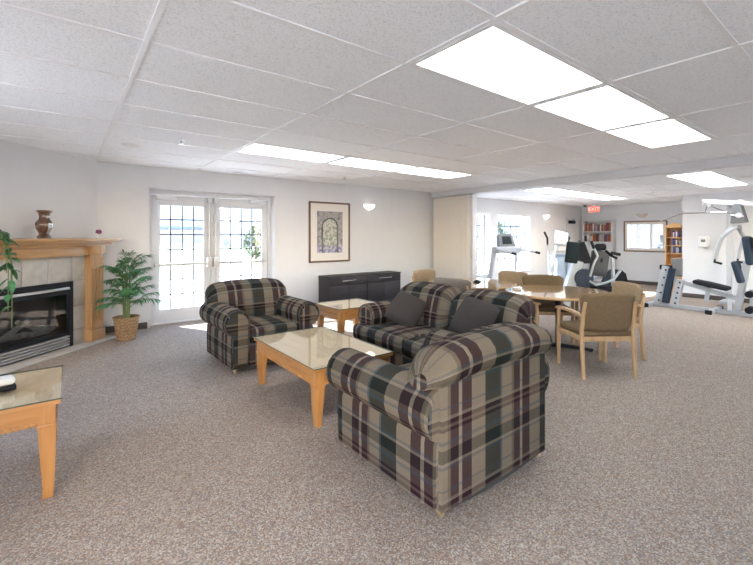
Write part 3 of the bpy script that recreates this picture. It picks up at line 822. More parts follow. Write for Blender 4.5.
# ------------------------------------------------------------------ tables with glass tops
def oak_table(name, label, cat, x0, x1, y0, y1, H, lw, group=None):
    cx, cy = (x0+x1)/2, (y0+y1)/2; hx, hy = (x1-x0)/2, (y1-y0)/2
    t = thing(name, label, cat, (cx, cy, 0), 0, group)
    g = MB(); g.box(-hx+.008, hx-.008, -hy+.008, hy-.008, H-.034, H-.0085); g.mi = [1, 1, 1, 1, 1, 0]; g.build('tabletop', [M['oaktop'], M['oak']], t)
    g = MB(); g.box(-hx, hx, -hy, hy, H-.008, H); g.mi = [1, 1, 1, 1, 0, 0]; o = g.build('glass_top', [M['tglass'], M['gedge']], t)
    ins = .03; ah = .105
    zt = H-.034
    for s in (-1, 1):
        for ax in (0, 1):
            g = MB()
            if ax == 0: g.box(-hx+ins+lw, hx-ins-lw, s*(hy-ins-.012)-.012, s*(hy-ins-.012)+.012, zt-ah, zt); L = 2*(hx-ins-lw)
            else: g.box(s*(hx-ins-.012)-.012, s*(hx-ins-.012)+.012, -hy+ins+lw, hy-ins-lw, zt-ah, zt); L = 2*(hy-ins-lw)
            ap = g.build('apron', M['oak'] if ax == 0 else M['oaky'], t)
            g = MB(); n = int(L/.032)
            for k in range(n):
                c = -L/2+L*(k+.5)/n
                if ax == 0: g.box(c-.011, c+.011, s*(hy-ins)-.006, s*(hy-ins)+.006, zt-ah-.004, zt-ah+.02, .003)
                else: g.box(s*(hx-ins)-.006, s*(hx-ins)+.006, c-.011, c+.011, zt-ah-.004, zt-ah+.02, .003)
            g.build('dentil_trim', M['oak'], ap)
    for sx in (-1, 1):
        for sy in (-1, 1):
            X, Y = sx*(hx-ins), sy*(hy-ins)
            rings = []
            for z, w, o in ((0, lw*.62, .012), (.06, lw*.66, .006), (zt*.45, lw*.9, 0), (zt-ah-.03, lw, 0), (zt, lw, 0)):
                a, b = X-sx*o*0+sx*.0, Y
                xs = sorted((X-sx*o, X-sx*(o+w))); yys = sorted((Y-sy*o, Y-sy*(o+w)))
                rings.append([(xs[0], yys[0], z), (xs[1], yys[0], z), (xs[1], yys[1], z), (xs[0], yys[1], z)])
            g = MB(); g.loft(rings); leg = g.build('leg', M['oakz'], t, smooth=20)
            g = MB(); xs = sorted((X+sx*.006, X-sx*(lw+.006))); yys = sorted((Y+sy*.006, Y-sy*(lw+.006)))
            g.box(xs[0], xs[1], yys[0], yys[1], zt-ah-.022, zt-ah-.002, .005); g.build('collar', M['oakz'], leg)
    return t
oak_table('coffee_table', 'low oak coffee table with a glass top between the seats', 'coffee table', 1.45, 2.225, 2.64, 3.88, .46, .078)
oak_table('side_table', 'oak side table with glass top, cut off at the left edge', 'side table', -.73, -.02, 2.83, 3.54, .555, .075)
oak_table('end_table', 'oak end table with glass top between sofa and sideboard', 'end table', 2.62, 3.32, 4.14, 4.77, .555, .07)
t = thing('small_box', 'small white box with a black base on the side table', 'box', (-.31, 3.17, .5555), .2)
g = MB(); g.box(-.07, .07, -.05, .05, 0, .03, .006); g.build('base', M['black'], t)
g = MB(); g.rbox(-.066, .066, -.046, .046, .03, .075, .02); g.build('cover', M['plasticwhite'], t)

# ------------------------------------------------------------------ sideboard
t = thing('sideboard', 'long dark espresso sideboard along the back wall under the picture', 'sideboard', (4.97, 6.975, 0))
w = .925; dp = .205
g = MB(); g.box(-w, w, -dp+.02, dp, .06, .62); g.box(-w-.008, w+.008, -dp, dp, .62, .65, .003); g.box(-w+.03, w-.03, -dp+.05, dp-.02, 0, .06); g.build('carcass', M['espside'], t)
for k in range(2):
    xa, xb = -w+.004+k*w, -w+(k+1)*w-.004
    g = MB(); g.box(xa, xb, -dp+.0, -dp+.02, .46, .612, .003); dr = g.build('drawer', M['espresso'], t)
    c = (xa+xb)/2
    g = MB(); g.beam((c-.17, -dp-.028, .555), (c+.17, -dp-.028, .555), .012, .016); g.box(c-.155, c-.145, -dp-.025, -dp, .55, .56); g.box(c+.145, c+.155, -dp-.025, -dp, .55, .56); g.build('handle', M['chrome'], dr)
    for j in range(2):
        a = xa+(xb-xa)*j/2; b = xa+(xb-xa)*(j+1)/2
        g = MB(); g.box(a+.002, b-.002, -dp, -dp+.02, .065, .454, .003); g.build('door', M['espresso'], t)

# ------------------------------------------------------------------ pictures
def framed(name, label, cat, loc, rz, W, H, fw, mat_w, artm, fmat):
    t = thing(name, label, cat, loc, rz)
    g = MB()
    g.box(-W/2, W/2, -.03, 0, -H/2, -H/2+fw, .004); g.box(-W/2, W/2, -.03, 0, H/2-fw, H/2, .004)
    g.box(-W/2, -W/2+fw, -.03, 0, -H/2+fw, H/2-fw, .004); g.box(W/2-fw, W/2, -.03, 0, -H/2+fw, H/2-fw, .004); g.build('frame', fmat, t)
    g = MB(); g.box(-W/2+fw, W/2-fw, -.012, -.002, -H/2+fw, H/2-fw); g.build('mat_board', M['matte'], t)
    g = MB(); a, b = W/2-fw-mat_w, H/2-fw-mat_w*1.05
    g.box(-a, a, -.015, -.012, -b, b); g.build('artwork', artm, t)
    return t
def art_arch():
    m, nt, N, L, p = new_mat('garden_arch_print'); p.inputs['Roughness'].default_value = .5
    tc = N.new('ShaderNodeTexCoord'); sp = N.new('ShaderNodeSeparateXYZ'); L.new(tc.outputs['Object'], sp.inputs['Vector'])
    def mth(op, a, b=None):
        n = N.new('ShaderNodeMath'); n.operation = op
        for i, q in enumerate((a, b)):
            if q is None: continue
            if isinstance(q, (int, float)): n.inputs[i].default_value = q
            else: L.new(q, n.inputs[i])
        return n.outputs[0]
    X, Z = sp.outputs['X'], sp.outputs['Z']
    zz = mth('MAXIMUM', mth('SUBTRACT', Z, .10), 0.)
    r = mth('SQRT', mth('ADD', mth('MULTIPLY', X, X), mth('MULTIPLY', zz, zz)))
    nz = N.new('ShaderNodeTexNoise'); nz.inputs['Scale'].default_value = 16; nz.inputs['Detail'].default_value = 6; L.new(tc.outputs['Object'], nz.inputs['Vector'])
    rr = mth('ADD', r, mth('MULTIPLY', mth('SUBTRACT', nz.outputs['Fac'], .5), .08))
    def ramp(s, st):
        q = N.new('ShaderNodeValToRGB'); e = q.color_ramp.elements
        e[0].position = st[0][0]; e[0].color = st[0][1]+(1,); e[1].position = st[1][0]; e[1].color = st[1][1]+(1,)
        for a, c in st[2:]:
            z = e.new(a); z.color = c+(1,)
        L.new(s, q.inputs['Fac']); return q.outputs['Color']
    inside = ramp(nz.outputs['Fac'], [(.3, (.12, .16, .13)), (.45, (.30, .33, .26)), (.55, (.55, .55, .46)), (.68, (.25, .24, .30))])
    outside = ramp(nz.outputs['Fac'], [(.3, (.10, .12, .15)), (.45, (.27, .27, .27)), (.56, (.38, .35, .33)), (.7, (.20, .22, .30))])
    ground = ramp(nz.outputs['Fac'], [(.3, (.12, .12, .25)), (.48, (.30, .28, .40)), (.6, (.52, .48, .52))])
    a = N.new('ShaderNodeMix'); a.data_type = 'RGBA'; f = mth('GREATER_THAN', rr, .175); L.new(f, a.inputs['Factor']); L.new(inside, a.inputs['A']); L.new(outside, a.inputs['B'])
    b = N.new('ShaderNodeMix'); b.data_type = 'RGBA'; f = mth('LESS_THAN', Z, mth('SUBTRACT', mth('MULTIPLY', nz.outputs['Fac'], .3), .42)); L.new(f, b.inputs['Factor']); L.new(a.outputs['Result'], b.inputs['A']); L.new(ground, b.inputs['B'])
    ring = N.new('ShaderNodeMix'); ring.data_type = 'RGBA'; f = mth('LESS_THAN', mth('ABSOLUTE', mth('SUBTRACT', rr, .185)), .014); L.new(f, ring.inputs['Factor']); L.new(b.outputs['Result'], ring.inputs['A']); ring.inputs['B'].default_value = (.06, .055, .07, 1)
    L.new(ring.outputs['Result'], p.inputs['Base Color']); return m
framed('framed_picture', 'tall framed print of a garden archway on the back wall', 'picture', (4.32, BY, 1.53), 0, .98, 1.24, .035, .15, art_arch(), M['frame'])
def art_glare():
    m, nt, N, L, p = new_mat('mirror_silver'); p.inputs['Base Color'].default_value = (.9, .92, .95, 1); p.inputs['Metallic'].default_value = 1.; p.inputs['Roughness'].default_value = .03
    return m
t = framed('wall_mirror', 'wide brown-framed mirror on the far gym wall reflecting the windows', 'mirror', (GX, 4.63, 1.44), -PI/2, 1.14, .93, .035, .07, art_glare(), M['frame'])

# ------------------------------------------------------------------ folding partition
t = thing('folding_partition', 'cream accordion partition stacked open at the lounge end', 'folding partition', (HX, 6.58, 0))
g = MB(); n = 16; y0, y1 = -.60, .615; front = []; 
for k in range(n+1):
    y = y0+(y1-y0)*k/n; front.append((-.115 if k % 2 else -.03, y))
back = [(.055 if k % 2 else .10, y0+(y1-y0)*k/n) for k in range(n, -1, -1)]
g.prism([(x, y) for x, y in front+back], 'z', .01, 2.395); g.build('pleated_curtain', M['curtain'], t, smooth=20)
g = MB(); g.box(-.075, .075, -.66, -.60, .01, 2.40, .006); lp = g.build('lead_post', M['whitemetal'], t)
g = MB(); g.box(-.1, -.075, -.645, -.615, .95, 1.2, .006); g.build('handle', M['steel'], lp)
g = MB(); g.box(-.05, .05, -.66, .615, 2.397, 2.424); g.build('track', M['steel'], t)

# ------------------------------------------------------------------ round tables
def round_table(label, x, y):
    t = thing('round_table', label, 'table', (x, y, 0), .5)
    R = .65; H = .74
    g = MB(); g.lathe([(R-.012, H-.004), (R-.014, H), (.002, H)], 64); g.lathe([(R-.014, H-.03), (R-.013, H-.004), (.002, H-.004)], 64); g.build('tabletop', M['beechtop'], t)
    g = MB(); g.lathe([(R-.013, H-.032), (R-.003, H-.028), (R, H-.016), (R-.003, H-.004), (R-.013, H-.0005)], 64); g.build('edge_band', M['beechedge'], t)
    g = MB(); g.cyl((0, 0, .05), (0, 0, H-.04), .032, seg=20); g.lathe([(.12, H-.04), (.12, H-.03), (.02, H-.03)], 20); g.build('post', M['black'], t)
    for k in range(4):
        a = PI/2*k; g = MB(); g.beam((0, 0, .045), (.4*math.cos(a), .4*math.sin(a), .025), .06, .045, w1=.05, h1=.022); g.cyl((.37*math.cos(a), .37*math.sin(a), 0), (.37*math.cos(a), .37*math.sin(a), .02), .02, seg=10); g.build('foot', M['black'], t)
    return t
round_table('round beech table nearer the camera, behind the foreground armchair', 5.02, 2.68)
round_table('round beech table farther back, behind the sofa', 4.93, 4.0)

def dining_chair(label, loc, face, fab, seatfab, group='beech armchairs around the round tables'):
    rz = math.atan2(face[0], -face[1])
    t = thing('dining_chair', label, 'chair', loc, rz, group)
    w = .27
    for s in (-1, 1):
        g = MB(); g.tube([(s*w, -.25, 0), (s*w, -.25, .30), (s*w, -.25, .64)], [.019, .022, .02], 10); g.build('leg', M['beech'], t)
        g = MB(); g.tube([(s*w, .26, 0), (s*w, .235, .3), (s*w*.99, .22, .48), (s*w*.98, .25, .66), (s*w*.96, .275, .78)], [.02, .023, .023, .02, .016], 10); g.build('leg', M['beech'], t)
        g = MB(); pts = [(s*w, -.29, .635), (s*(w+.008), -.22, .652), (s*(w+.012), -.08, .658), (s*(w+.008), .08, .655), (s*w, .2, .64), (s*w*.98, .25, .63)]
        for a, b in zip(pts, pts[1:]): pass
        rings = []
        for i, q in enumerate(pts):
            hw_ = (.026, .03, .028, .024, .02, .018)[i]; hh = .014
            rings.append([(q[0]-hw_, q[1], q[2]-hh), (q[0]+hw_, q[1], q[2]-hh), (q[0]+hw_, q[1], q[2]+hh*.6), (q[0]+hw_*.6, q[1], q[2]+hh), (q[0]-hw_*.6, q[1], q[2]+hh), (q[0]-hw_, q[1], q[2]+hh*.6)])
        g.loft(rings); g.build('armrest', M['beech'], t)
    g = MB()
    for s in (-1, 1): g.box(s*w-.013, s*w+.013, -.24, .23, .375, .425, .004)
    g.box(-w, w, -.262, -.238, .375, .425, .004); g.box(-w, w, .215, .24, .375, .425, .004); g.build('seat_rail', M['beech'], t)
    g = MB(); g.rbox(-.262, .262, -.28, .235, .42, .485, .03, (0, 0, .018), n=6); g.build('seat', seatfab, t, smooth=60)
    # curved padded back
    g = MB(); rings = []; n = 14
    for i in range(n+1):
        a = 2*i/n-1; e = max(0., (abs(a)-.86)/.14); f = math.sqrt(max(.02, 1-e*e))
        x = a*.275*(1+.02*0); yc = .245-.05*a*a
        zl, zh = .475, .875
        zm = (zl+zh)/2; hz = (zh-zl)/2*(.84+.16*f)-.018*abs(a)**3
        th = .032*f
        ring = []
        for k in range(16):
            b = 2*PI*k/16; cs, sn = math.cos(b), math.sin(b)
            sz = math.copysign(abs(sn)**.45, sn); sy = math.copysign(abs(cs)**.7, cs)
            z = zm+hz*sz; ring.append((x*(1+.06*(z-zm)/hz), yc+th*sy+.10*(z-.5), z))
        rings.append(ring)
    g.loft(rings); g.build('backrest', fab, t, smooth=60)
    return t
TA_, TB = (5.02, 2.68), (5.2, 3.98)
def toward(p, c): return (c[0]-p[0], c[1]-p[1])
def chair(label, x, y, face, fab, seat): dining_chair(label, (x, y, 0), face, fab, seat)
chair('olive-brown beech armchair seen from behind at the nearer round table', 4.51, 2.0, (.58, .82), M['olive'], M['olive'])
chair('tan beech armchair just behind the olive-brown one, right of the nearer table', 5.30, 2.19, (-.8, .6), M['tan'], M['tan'])
chair('brown beech armchair with dark seat facing the camera across the nearer table', 5.40, 3.05, (-.72, -.69), M['olive'], M['brownfab'])
chair('tan chair facing the camera at the far side of the farther table', 5.52, 3.84, (-1, .06), M['tan'], M['tan'])
chair('tan chair seen edge-on between the sofa back and the nearer round table', 4.53, 3.02, (.64, -.77), M['tan'], M['tan'])
chair('shadow-greyed chair back just behind the sofa, left of the farther table', 4.42, 3.80, (.95, .2), M['shadefab'], M['shadefab'])
chair('tan chair at the far end of the farther table, before the folding partition', 4.87, 4.72, (.1, -.99), M['tan'], M['tan'])
g = MB(); g.box(-.09, .09, -.05, .05, 0, .018, .006); g.box(-.07, .07, -.035, .035, .018, .03, .004)
o = g.build('remote_tray', M['black'], loc=(5.0, 3.95, .7405)); o.rotation_euler = (0, 0, .5); tag(o, 'small dark tray on the farther round table', 'tray')
g = MB(); g.lathe([(.05, 0), (.06, .012), (.065, .03), (.058, .03), (.05, .012), (.01, .008)], 20)
tag(g.build('glass_dish', M['plasticwhite'], loc=(4.72, 3.08, .7405)), 'small pale dish near the edge of the nearer round table', 'dish')

# ------------------------------------------------------------------ gym: treadmill
t = thing('treadmill', 'grey treadmill facing the gym window', 'treadmill', (8.35, 5.72, 0), 0)
g = MB(); g.box(-.42, .42, -1.35, .15, .05, .17, .02); g.build('deck', M['gymgrey'], t)
MB().box(-.26, .26, -1.34, -.05, .165, .178, .004).build('belt', M['black'], t)
g = MB(); g.box(-.40, .40, -.02, .36, .05, .27, .05); g.build('motor_hood', M['gymgrey'], t)
for s in (-1, 1):
    g = MB(); g.beam((s*.47, .22, .06), (s*.47, .02, 1.14), .09, .06, up=(1, 0, 0), w1=.08); g.box(s*.47-.06, s*.47+.06, -.3, .3, 0, .06, .01); g.build('upright', M['gymgrey'], t)
    g = MB(); g.tube([(s*.47, .0, 1.12), (s*.48, -.2, 1.1), (s*.48, -.48, 1.06)], .024, 10); hr = g.build('handrail', M['gymgrey'], t)
    g = MB(); g.tube([(s*.48, -.46, 1.065), (s*.48, -.56, 1.045)], .028, 10); g.build('grip', M['black'], hr)
g = MB(); g.rbox(-.53, .53, -.10, .08, 1.05, 1.20, .05); g.build('console_shelf', M['gymgrey'], t)
g = MB(); T = Matrix.Translation((0, 0, 1.19)) @ Matrix.Rotation(math.radians(-14), 4, 'X')
g.prism([(-.33, 0), (.33, 0), (.25, .28), (.2, .31), (-.2, .31), (-.25, .28)], 'y', -.03, .05, T=T); c = g.build('console', M['greypad'], t)
g = MB(); g.prism([(-.19, .06), (.19, .06), (.17, .25), (-.17, .25)], 'y', -.036, -.03, T=T); g.build('screen', M['darkgreen'], c)

# ------------------------------------------------------------------ gym: elliptical trainer (front toward camera, turned along the sight line)
YAW = -math.radians(37.6)
t = thing('elliptical_trainer', 'white upright elliptical trainer with tilted console beside the gym door', 'exercise machine', (9.41, 4.87, 0), YAW)
g = MB(); g.box(-.34, .22, -.05, .05, 0, .07, .02); g.box(-.06, .06, -.1, 1.1, .03, .12, .02); g.box(-.3, .3, 1.0, 1.1, 0, .07, .02); g.build('base_frame', M['gymwhite'], t)
g = MB(); g.rbox(-.17, .12, .05, .5, .35, 1.0, .07); g.build('flywheel_housing', M['bluegrey'], t)
for s, xx in ((-1, -.30), (1, .13)):
    g = MB(); g.tube([(xx-.04 if s < 0 else xx+.05, -.02, .04), (xx-.01, -.02, .55), (xx+.05 if s < 0 else xx-.01, 0, .95), (xx+.14 if s < 0 else xx-.06, .05, 1.16)], [.045, .045, .042, .04], 12); g.build('mast', M['gymwhite'], t)
g = MB(); g.rbox(-.19, .11, -.03, .15, 1.06, 1.24, .05); g.build('console_neck', M['gymwhite'], t)
g = MB(); T = Matrix.Translation((-.06, .02, 1.40)) @ Matrix.Rotation(math.radians(12), 4, 'Y') @ Matrix.Rotation(math.radians(-18), 4, 'X')
g.box(-.16, .16, -.03, .03, -.17, .17, .02, T=T); c = g.build('console', M['gymwhite'], t)
g = MB(); g.box(-.12, .12, -.034, -.03, -.1, .12, .002, T=T); g.build('screen', M['offwhite'], c)
for s in (-1, 1):
    g = MB(); g.tube([(-.03+s*.2, .3, .5), (-.03+s*.22, .28, 1.0), (-.03+s*.24, .3, 1.25)], .02, 10); a = g.build('swing_arm', M['gymgrey'], t)
    g = MB(); g.tube([(-.03+s*.24, .3, 1.22), (-.03+s*.27+.04, .34, 1.4), (-.03+s*.27, .42, 1.55)], .024, 10); g.build('grip', M['black'], a)
    g = MB(); g.box(-.03+s*.14-.07, -.03+s*.14+.07, .35, .8, .22, .26, .015); g.build('pedal', M['black'], t)

# ------------------------------------------------------------------ gym: recumbent stepper
t = thing('recumbent_stepper', 'grey recumbent exercise machine with dark console and padded seat', 'exercise machine', (7.81, 3.58, 0), YAW)
g = MB(); g.beam((-.52, 0, .05), (.75, 0, .05), .14, .09); g.box(-.56, -.46, -.25, .25, 0, .07, .02); g.box(.68, .78, -.25, .25, 0, .07, .02); g.beam((-.1, 0, .15), (.6, 0, .36), .12, .08); g.build('base_rail', M['gymgrey'], t)
g = MB(); g.beam((-.50, 0, .05), (-.2, 0, .98), .17, .13, up=(0, 1, 0)); g.build('console_post', M['gymwhite'], t)
g = MB(); T = Matrix.Translation((-.33, -.05, 1.14)) @ Matrix.Rotation(math.radians(7), 4, 'Y'); g.box(-.115, .115, -.04, .04, -.2, .2, .025, T=T); c = g.build('console', M['darkgreen'], t)
g = MB(); g.prism([(-.2, 1.33), (-.08, 1.34), (.03, 1.05), (.05, .93), (-.16, .93)], 'y', -.02, .16); g.build('console_back', M['black'], t)
g = MB(); g.cyl((-.12, -.10, .66), (-.12, .14, .66), .17, seg=32); g.cyl((-.12, -.11, .66), (-.12, -.10, .66), .12, seg=28); g.rbox(-.16, .08, -.06, .12, .36, .60, .05); g.build('flywheel_housing', M['housing'], t)
g = MB(); g.cyl((-.22, -.17, .36), (-.22, -.12, .36), .11, seg=26); g.build('pulley_wheel', M['greypad'], t)
g = MB(); g.rbox(.0, .42, -.22, .22, .42, .52, .05); g.build('seat', M['blackpad'], t)
g = MB(); T = Matrix.Translation((.26, .1, .92)) @ Matrix.Rotation(math.radians(8), 4, 'Y'); g.rbox(-.17, .17, -.05, .05, -.24, .25, .05, (0, .02, 0), T=T); b = g.build('backrest', M['seatgrey'], t)
g = MB(); T2 = T; g.lathe([(.03, 0), (.03, .004), (.002, .005)], 16); 
for i, v in enumerate(g.v): g.v[i] = tuple(T @ Vector((v[0]*.8, -.066-v[2], .07+v[1]*1.6)))
g.build('badge', M['black'], b)
g = MB(); g.rbox(.18, .40, .06, .16, 1.17, 1.30, .05); g.build('headrest', M['blackpad'], t)
for s in (-1, 1):
    g = MB(); g.tube([(-.08, s*.2, .62), (.02, s*.24, .55), (.2, s*.26, .6), (.33, s*.26, .66), (.45, s*.26, .82)], .022, 10); a = g.build('seat_handle', M['gymgrey'], t)
    g = MB(); g.tube([(-.05, s*.16, .7), (.0, s*.2, .95), (.06, s*.22, 1.08), (-.02, s*.22, 1.25)], .02, 10); a = g.build('lever_arm', M['gymwhite'], t)
    g = MB(); g.tube([(-.01, s*.22, 1.22), (-.06, s*.22, 1.36)], .026, 10); g.build('grip', M['black'], a)
    g = MB(); g.box(-.14, .02, s*.22-.05, s*.22+.05, .3, .34, .01); g.build('pedal', M['black'], t)
g = MB(); g.tube([(.5, .05, .05), (.5, .05, .7), (.48, .05, 1.02)], .032, 12); sp_ = g.build('rear_post', M['gymwhite'], t)
g = MB(); g.tube([(.36, .05, 1.17), (.46, .05, 1.08), (.57, .05, 1.02)], .024, 10); g.tube([(.44, 0, 1.13), (.6, 0, 1.1)], .03, 10); g.build('handlebar', M['black'], sp_)
# black padded wedge
g = MB(); g.prism([(0, 0), (.42, 0), (.44, .34), (.37, .64), (.28, .72), (.14, .60), (.02, .36)], 'y', -.2, .2)
o = g.build('padded_wedge', M['blackpad'], loc=(9.31, 3.94, 0)); o.rotation_euler = (0, 0, YAW); tag(o, 'black padded block on the floor beyond the tables, beside the recumbent machine', 'exercise pad')

# ------------------------------------------------------------------ gym: multi-gym
t = thing('multi_gym', 'large grey multi-station weight machine with bench at the right edge', 'weight machine', (9.7, 2.0, 0))
def Y_(y): return y-2.0
g = MB(); g.beam((0, Y_(3.2), .04), (0, Y_(1.45), .04), .08, .07); g.box(-.3, .3, Y_(3.12), Y_(3.2), 0, .07, .01); g.box(-.3, .45, Y_(2.1), Y_(2.18), 0, .07, .01); g.build('base_frame', M['gymgrey'], t)
for x, y in ((-.32, 3.16), (.32, 3.16), (-.32, 2.14), (.47, 2.14)):
    g = MB(); g.box(x-.03, x+.03, Y_(y)-.05, Y_(y)+.05, -.0, .08, .012); g.build('foot_cap', M['black'], t)
for a, b, zt in ((3.03, 2.88, .84), (2.75, 2.65, .58)):
    g = MB(); g.beam((-.02, Y_(a), .06), (-.02, Y_(b), zt), .12, .14, up=(1, 0, 0)); f = g.build('slotted_plate', M['gymgrey'], t)
    g = MB()
    for k in range(5):
        q = (k+.5)/5; yy = Y_(a)+(Y_(b)-Y_(a))*q; zz = .06+(zt-.06)*q; g.cyl((-.1, yy-.02, zz), (-.085, yy-.02, zz), .018, seg=10)
    g.build('adjustment_hole', M['black'], f)
g = MB(); g.beam((-.06, Y_(2.89), .1), (-.06, Y_(2.77), .80), .1, .12, up=(1, 0, 0)); g.build('leg_press_pad', M['bluepad'], t)
g = MB(); g.box(-.06, .02, Y_(2.78), Y_(3.0), .76, .86, .02); g.build('carriage_head', M['black'], t)
g = MB(); g.rbox(-.03, .03, Y_(2.62), Y_(2.80), .64, 1.0, .02); g.build('foot_board', M['greypad'], t)
g = MB(); g.beam((0, Y_(2.74), .5), (0, Y_(2.74), .95), .05, .05); g.build('board_post', M['gymgrey'], t)
g = MB(); g.beam((.02, Y_(2.74), .56), (.02, Y_(1.78), .30), .07, .07); g.beam((.05, Y_(2.22), .47), (.05, Y_(2.26), .2), .06, .06, up=(1, 0, 0)); g.build('seat_beam', M['gymgrey'], t)
g = MB(); T = Matrix.Translation((.02, Y_(2.17), .52)) @ Matrix.Rotation(math.radians(11), 4, 'X'); g.rbox(-.15, .15, -.27, .27, -.035, .035, .032, (0, 0, .02), T=T); g.build('bench_seat', M['blackpad'], t)
g = MB(); g.beam((0, Y_(1.80), .04), (0, Y_(1.66), 1.0), .1, .1, up=(1, 0, 0)); g.build('seat_column', M['gymgrey'], t)
g = MB(); T = Matrix.Translation((-.06, Y_(1.77), .80)) @ Matrix.Rotation(math.radians(-14), 4, 'X'); g.rbox(-.13, .13, -.05, .05, -.2, .2, .04, T=T); g.build('arm_pad', M['bluepad'], t)
g = MB(); T = Matrix.Translation((-.02, Y_(1.63), 1.18)) @ Matrix.Rotation(math.radians(-7), 4, 'X'); g.rbox(-.15, .15, -.06, .06, -.25, .27, .05, T=T); g.build('back_pad', M['bluepad'], t)
g = MB(); T = Matrix.Translation((-.05, Y_(1.49), 1.38)); g.rbox(-.14, .14, -.06, .06, -.2, .2, .05, T=T); g.build('side_pad', M['blackpad'], t)
g = MB(); g.box(1.62, 1.72, Y_(2.18), Y_(2.28), .0, 2.15, .006); g.box(1.4, 1.85, Y_(2.1), Y_(2.36), 0, .06, .01); g.beam((1.67, Y_(2.23), 2.12), (0, Y_(1.75), 2.08), .07, .07); g.beam((1.67, Y_(2.23), .05), (0, Y_(1.9), .05), .07, .06); g.build('rear_mast', M['gymwhite'], t)
g = MB(); g.beam((0, Y_(2.30), 2.12), (0, Y_(1.3), 1.99), .07, .08); g.beam((0, Y_(1.45), .05), (0, Y_(1.45), 2.0), .09, .09); g.build('top_beam', M['gymwhite'], t)
g = MB(); g.cyl((-.05, Y_(2.2), 2.04), (.05, Y_(2.2), 2.04), .045, seg=18); g.cyl((-.05, Y_(2.3), 2.08), (.05, Y_(2.3), 2.08), .03, seg=16); g.build('pulley', M['steel'], t)
g = MB(); g.prism([(Y_(1.87), 1.68), (Y_(1.85), 2.0), (Y_(1.80), 2.04), (Y_(1.74), 2.03), (Y_(1.66), 1.70)], 'x', -.14, .14); g.build('shroud', M['greypad'], t)
g = MB(); g.cyl((-.16, Y_(1.75), 1.82), (-.13, Y_(1.75), 1.82), .05, seg=18); g.tube([(-.15, Y_(1.86), 1.83), (-.15, Y_(1.68), 1.8)], .012, 8); g.build('shroud_pulley', M['steel'], t)
for s, yo in ((-1, 0), (1, -.22)):
    g = MB(); x = -.1 if s < 0 else .3
    pts = [(x*.5, Y_(1.80), 1.62), (x, Y_(1.88+yo*.3), 1.56), (x*1.3, Y_(1.99+yo), 1.42), (x*1.4, Y_(2.05+yo), 1.2), (x*1.4, Y_(2.08+yo), 1.02)]
    g.tube(pts, [.04, .038, .036, .034, .03], 12); a = g.build('press_arm', M['gymgrey'], t)
    g = MB(); g.tube([(x*1.4, Y_(2.08+yo), 1.03), (x*1.4-.02, Y_(2.09+yo), .97), (x*1.4-.02, Y_(1.98+yo), .94)], .022, 10); g.build('grip', M['black'], a)
g = MB(); g.tube([(-.2, Y_(2.93), 1.75), (-.2, Y_(2.62), 1.88), (-.2, Y_(2.55), 1.892), (-.2, Y_(1.9), 1.885)], .014, 8); g.build('lat_bar', M['chrome'], t)
g = MB(); g.tube([(-.2, Y_(2.22), 1.89), (-.05, Y_(2.22), 2.02)], .005, 6); g.tube([(-.0, Y_(2.2), 2.03), (-.05, Y_(1.85), 1.84)], .005, 6); g.build('cable', M['black'], t)
g = MB()
for z in (.14, .42): g.cyl((-.22, Y_(1.6), z), (.22, Y_(1.6), z), .06, seg=18)
g.build('foam_roller', M['blackpad'], t)
g = MB(); g.beam((0, Y_(1.6), .1), (0, Y_(1.6), .5), .05, .05, up=(1, 0, 0)); g.build('leg_lever', M['gymgrey'], t)

# soap dispenser on the white wall
t = thing('soap_dispenser', 'white soap dispenser on the bright wall behind the weight machine', 'dispenser', (11.64, 2.73, 1.31), -PI/2)
g = MB(); g.rbox(-.1, .1, -.1, 0, -.12, .13, .03); g.build('housing', M['plasticwhite'], t)
g = MB(); g.box(-.04, .04, -.104, -.098, .0, .06, .002); g.build('window', M['greypad'], t)
g = MB(); g.box(-.05, .05, -.11, -.02, -.135, -.12, .004); g.build('push_lever', M['steel'], t)

# ------------------------------------------------------------------ bookcases and books
def bookcase(name, label, loc, rz, W, H, D, shelves, mat, topper=False):
    t = thing(name, label, 'bookcase', loc, rz)
    for s in (-1, 1): MB().box(s*W/2-(.02 if s > 0 else 0), s*W/2+(0 if s > 0 else .02), -D, 0, 0, H, .003).build('side_panel', mat, t)
    MB().box(-W/2+.02, W/2-.02, -.012, 0, .05, H).build('back_panel', mat, t)
    for z in shelves: MB().box(-W/2+.02, W/2-.02, -D+.005, -.012, z-.02, z, .003).build('shelf', mat, t)
    MB().box(-W/2-.0, W/2+.0, -D, 0, H, H+.022, .004).build('top', mat, t)
    MB().box(-W/2+.02, W/2-.02, -D+.02, -D+.035, 0, shelves[0]-.02).build('plinth', mat, t)
    if topper:
        n = 12; pl = [(-W/2, 0)]+[(-W/2+W*k/n, .03+.07*math.sin(PI*k/n)**2) for k in range(n+1)]+[(W/2, 0)]
        g = MB(); g.prism([(x, H+.022+z) for x, z in pl], 'y', -D, -D+.02); g.build('crest', mat, t)
    return t
bookcase('bookcase', 'white bookcase with books against the far gym wall by the door', (GX-.002, 5.87, 0), -PI/2, .90, 1.93, .3, [.08, .42, .74, 1.27, 1.60], M['white'])
bookcase('bookcase', 'narrow pine bookcase with arched crest beside the bright wall', (12.3, 3.42, 0), -PI/2, .40, 1.66, .26, [.08, .42, .72, 1.02, 1.22, 1.42], M['oak_shelf'], True)
random.seed(17)
pos_word = {}
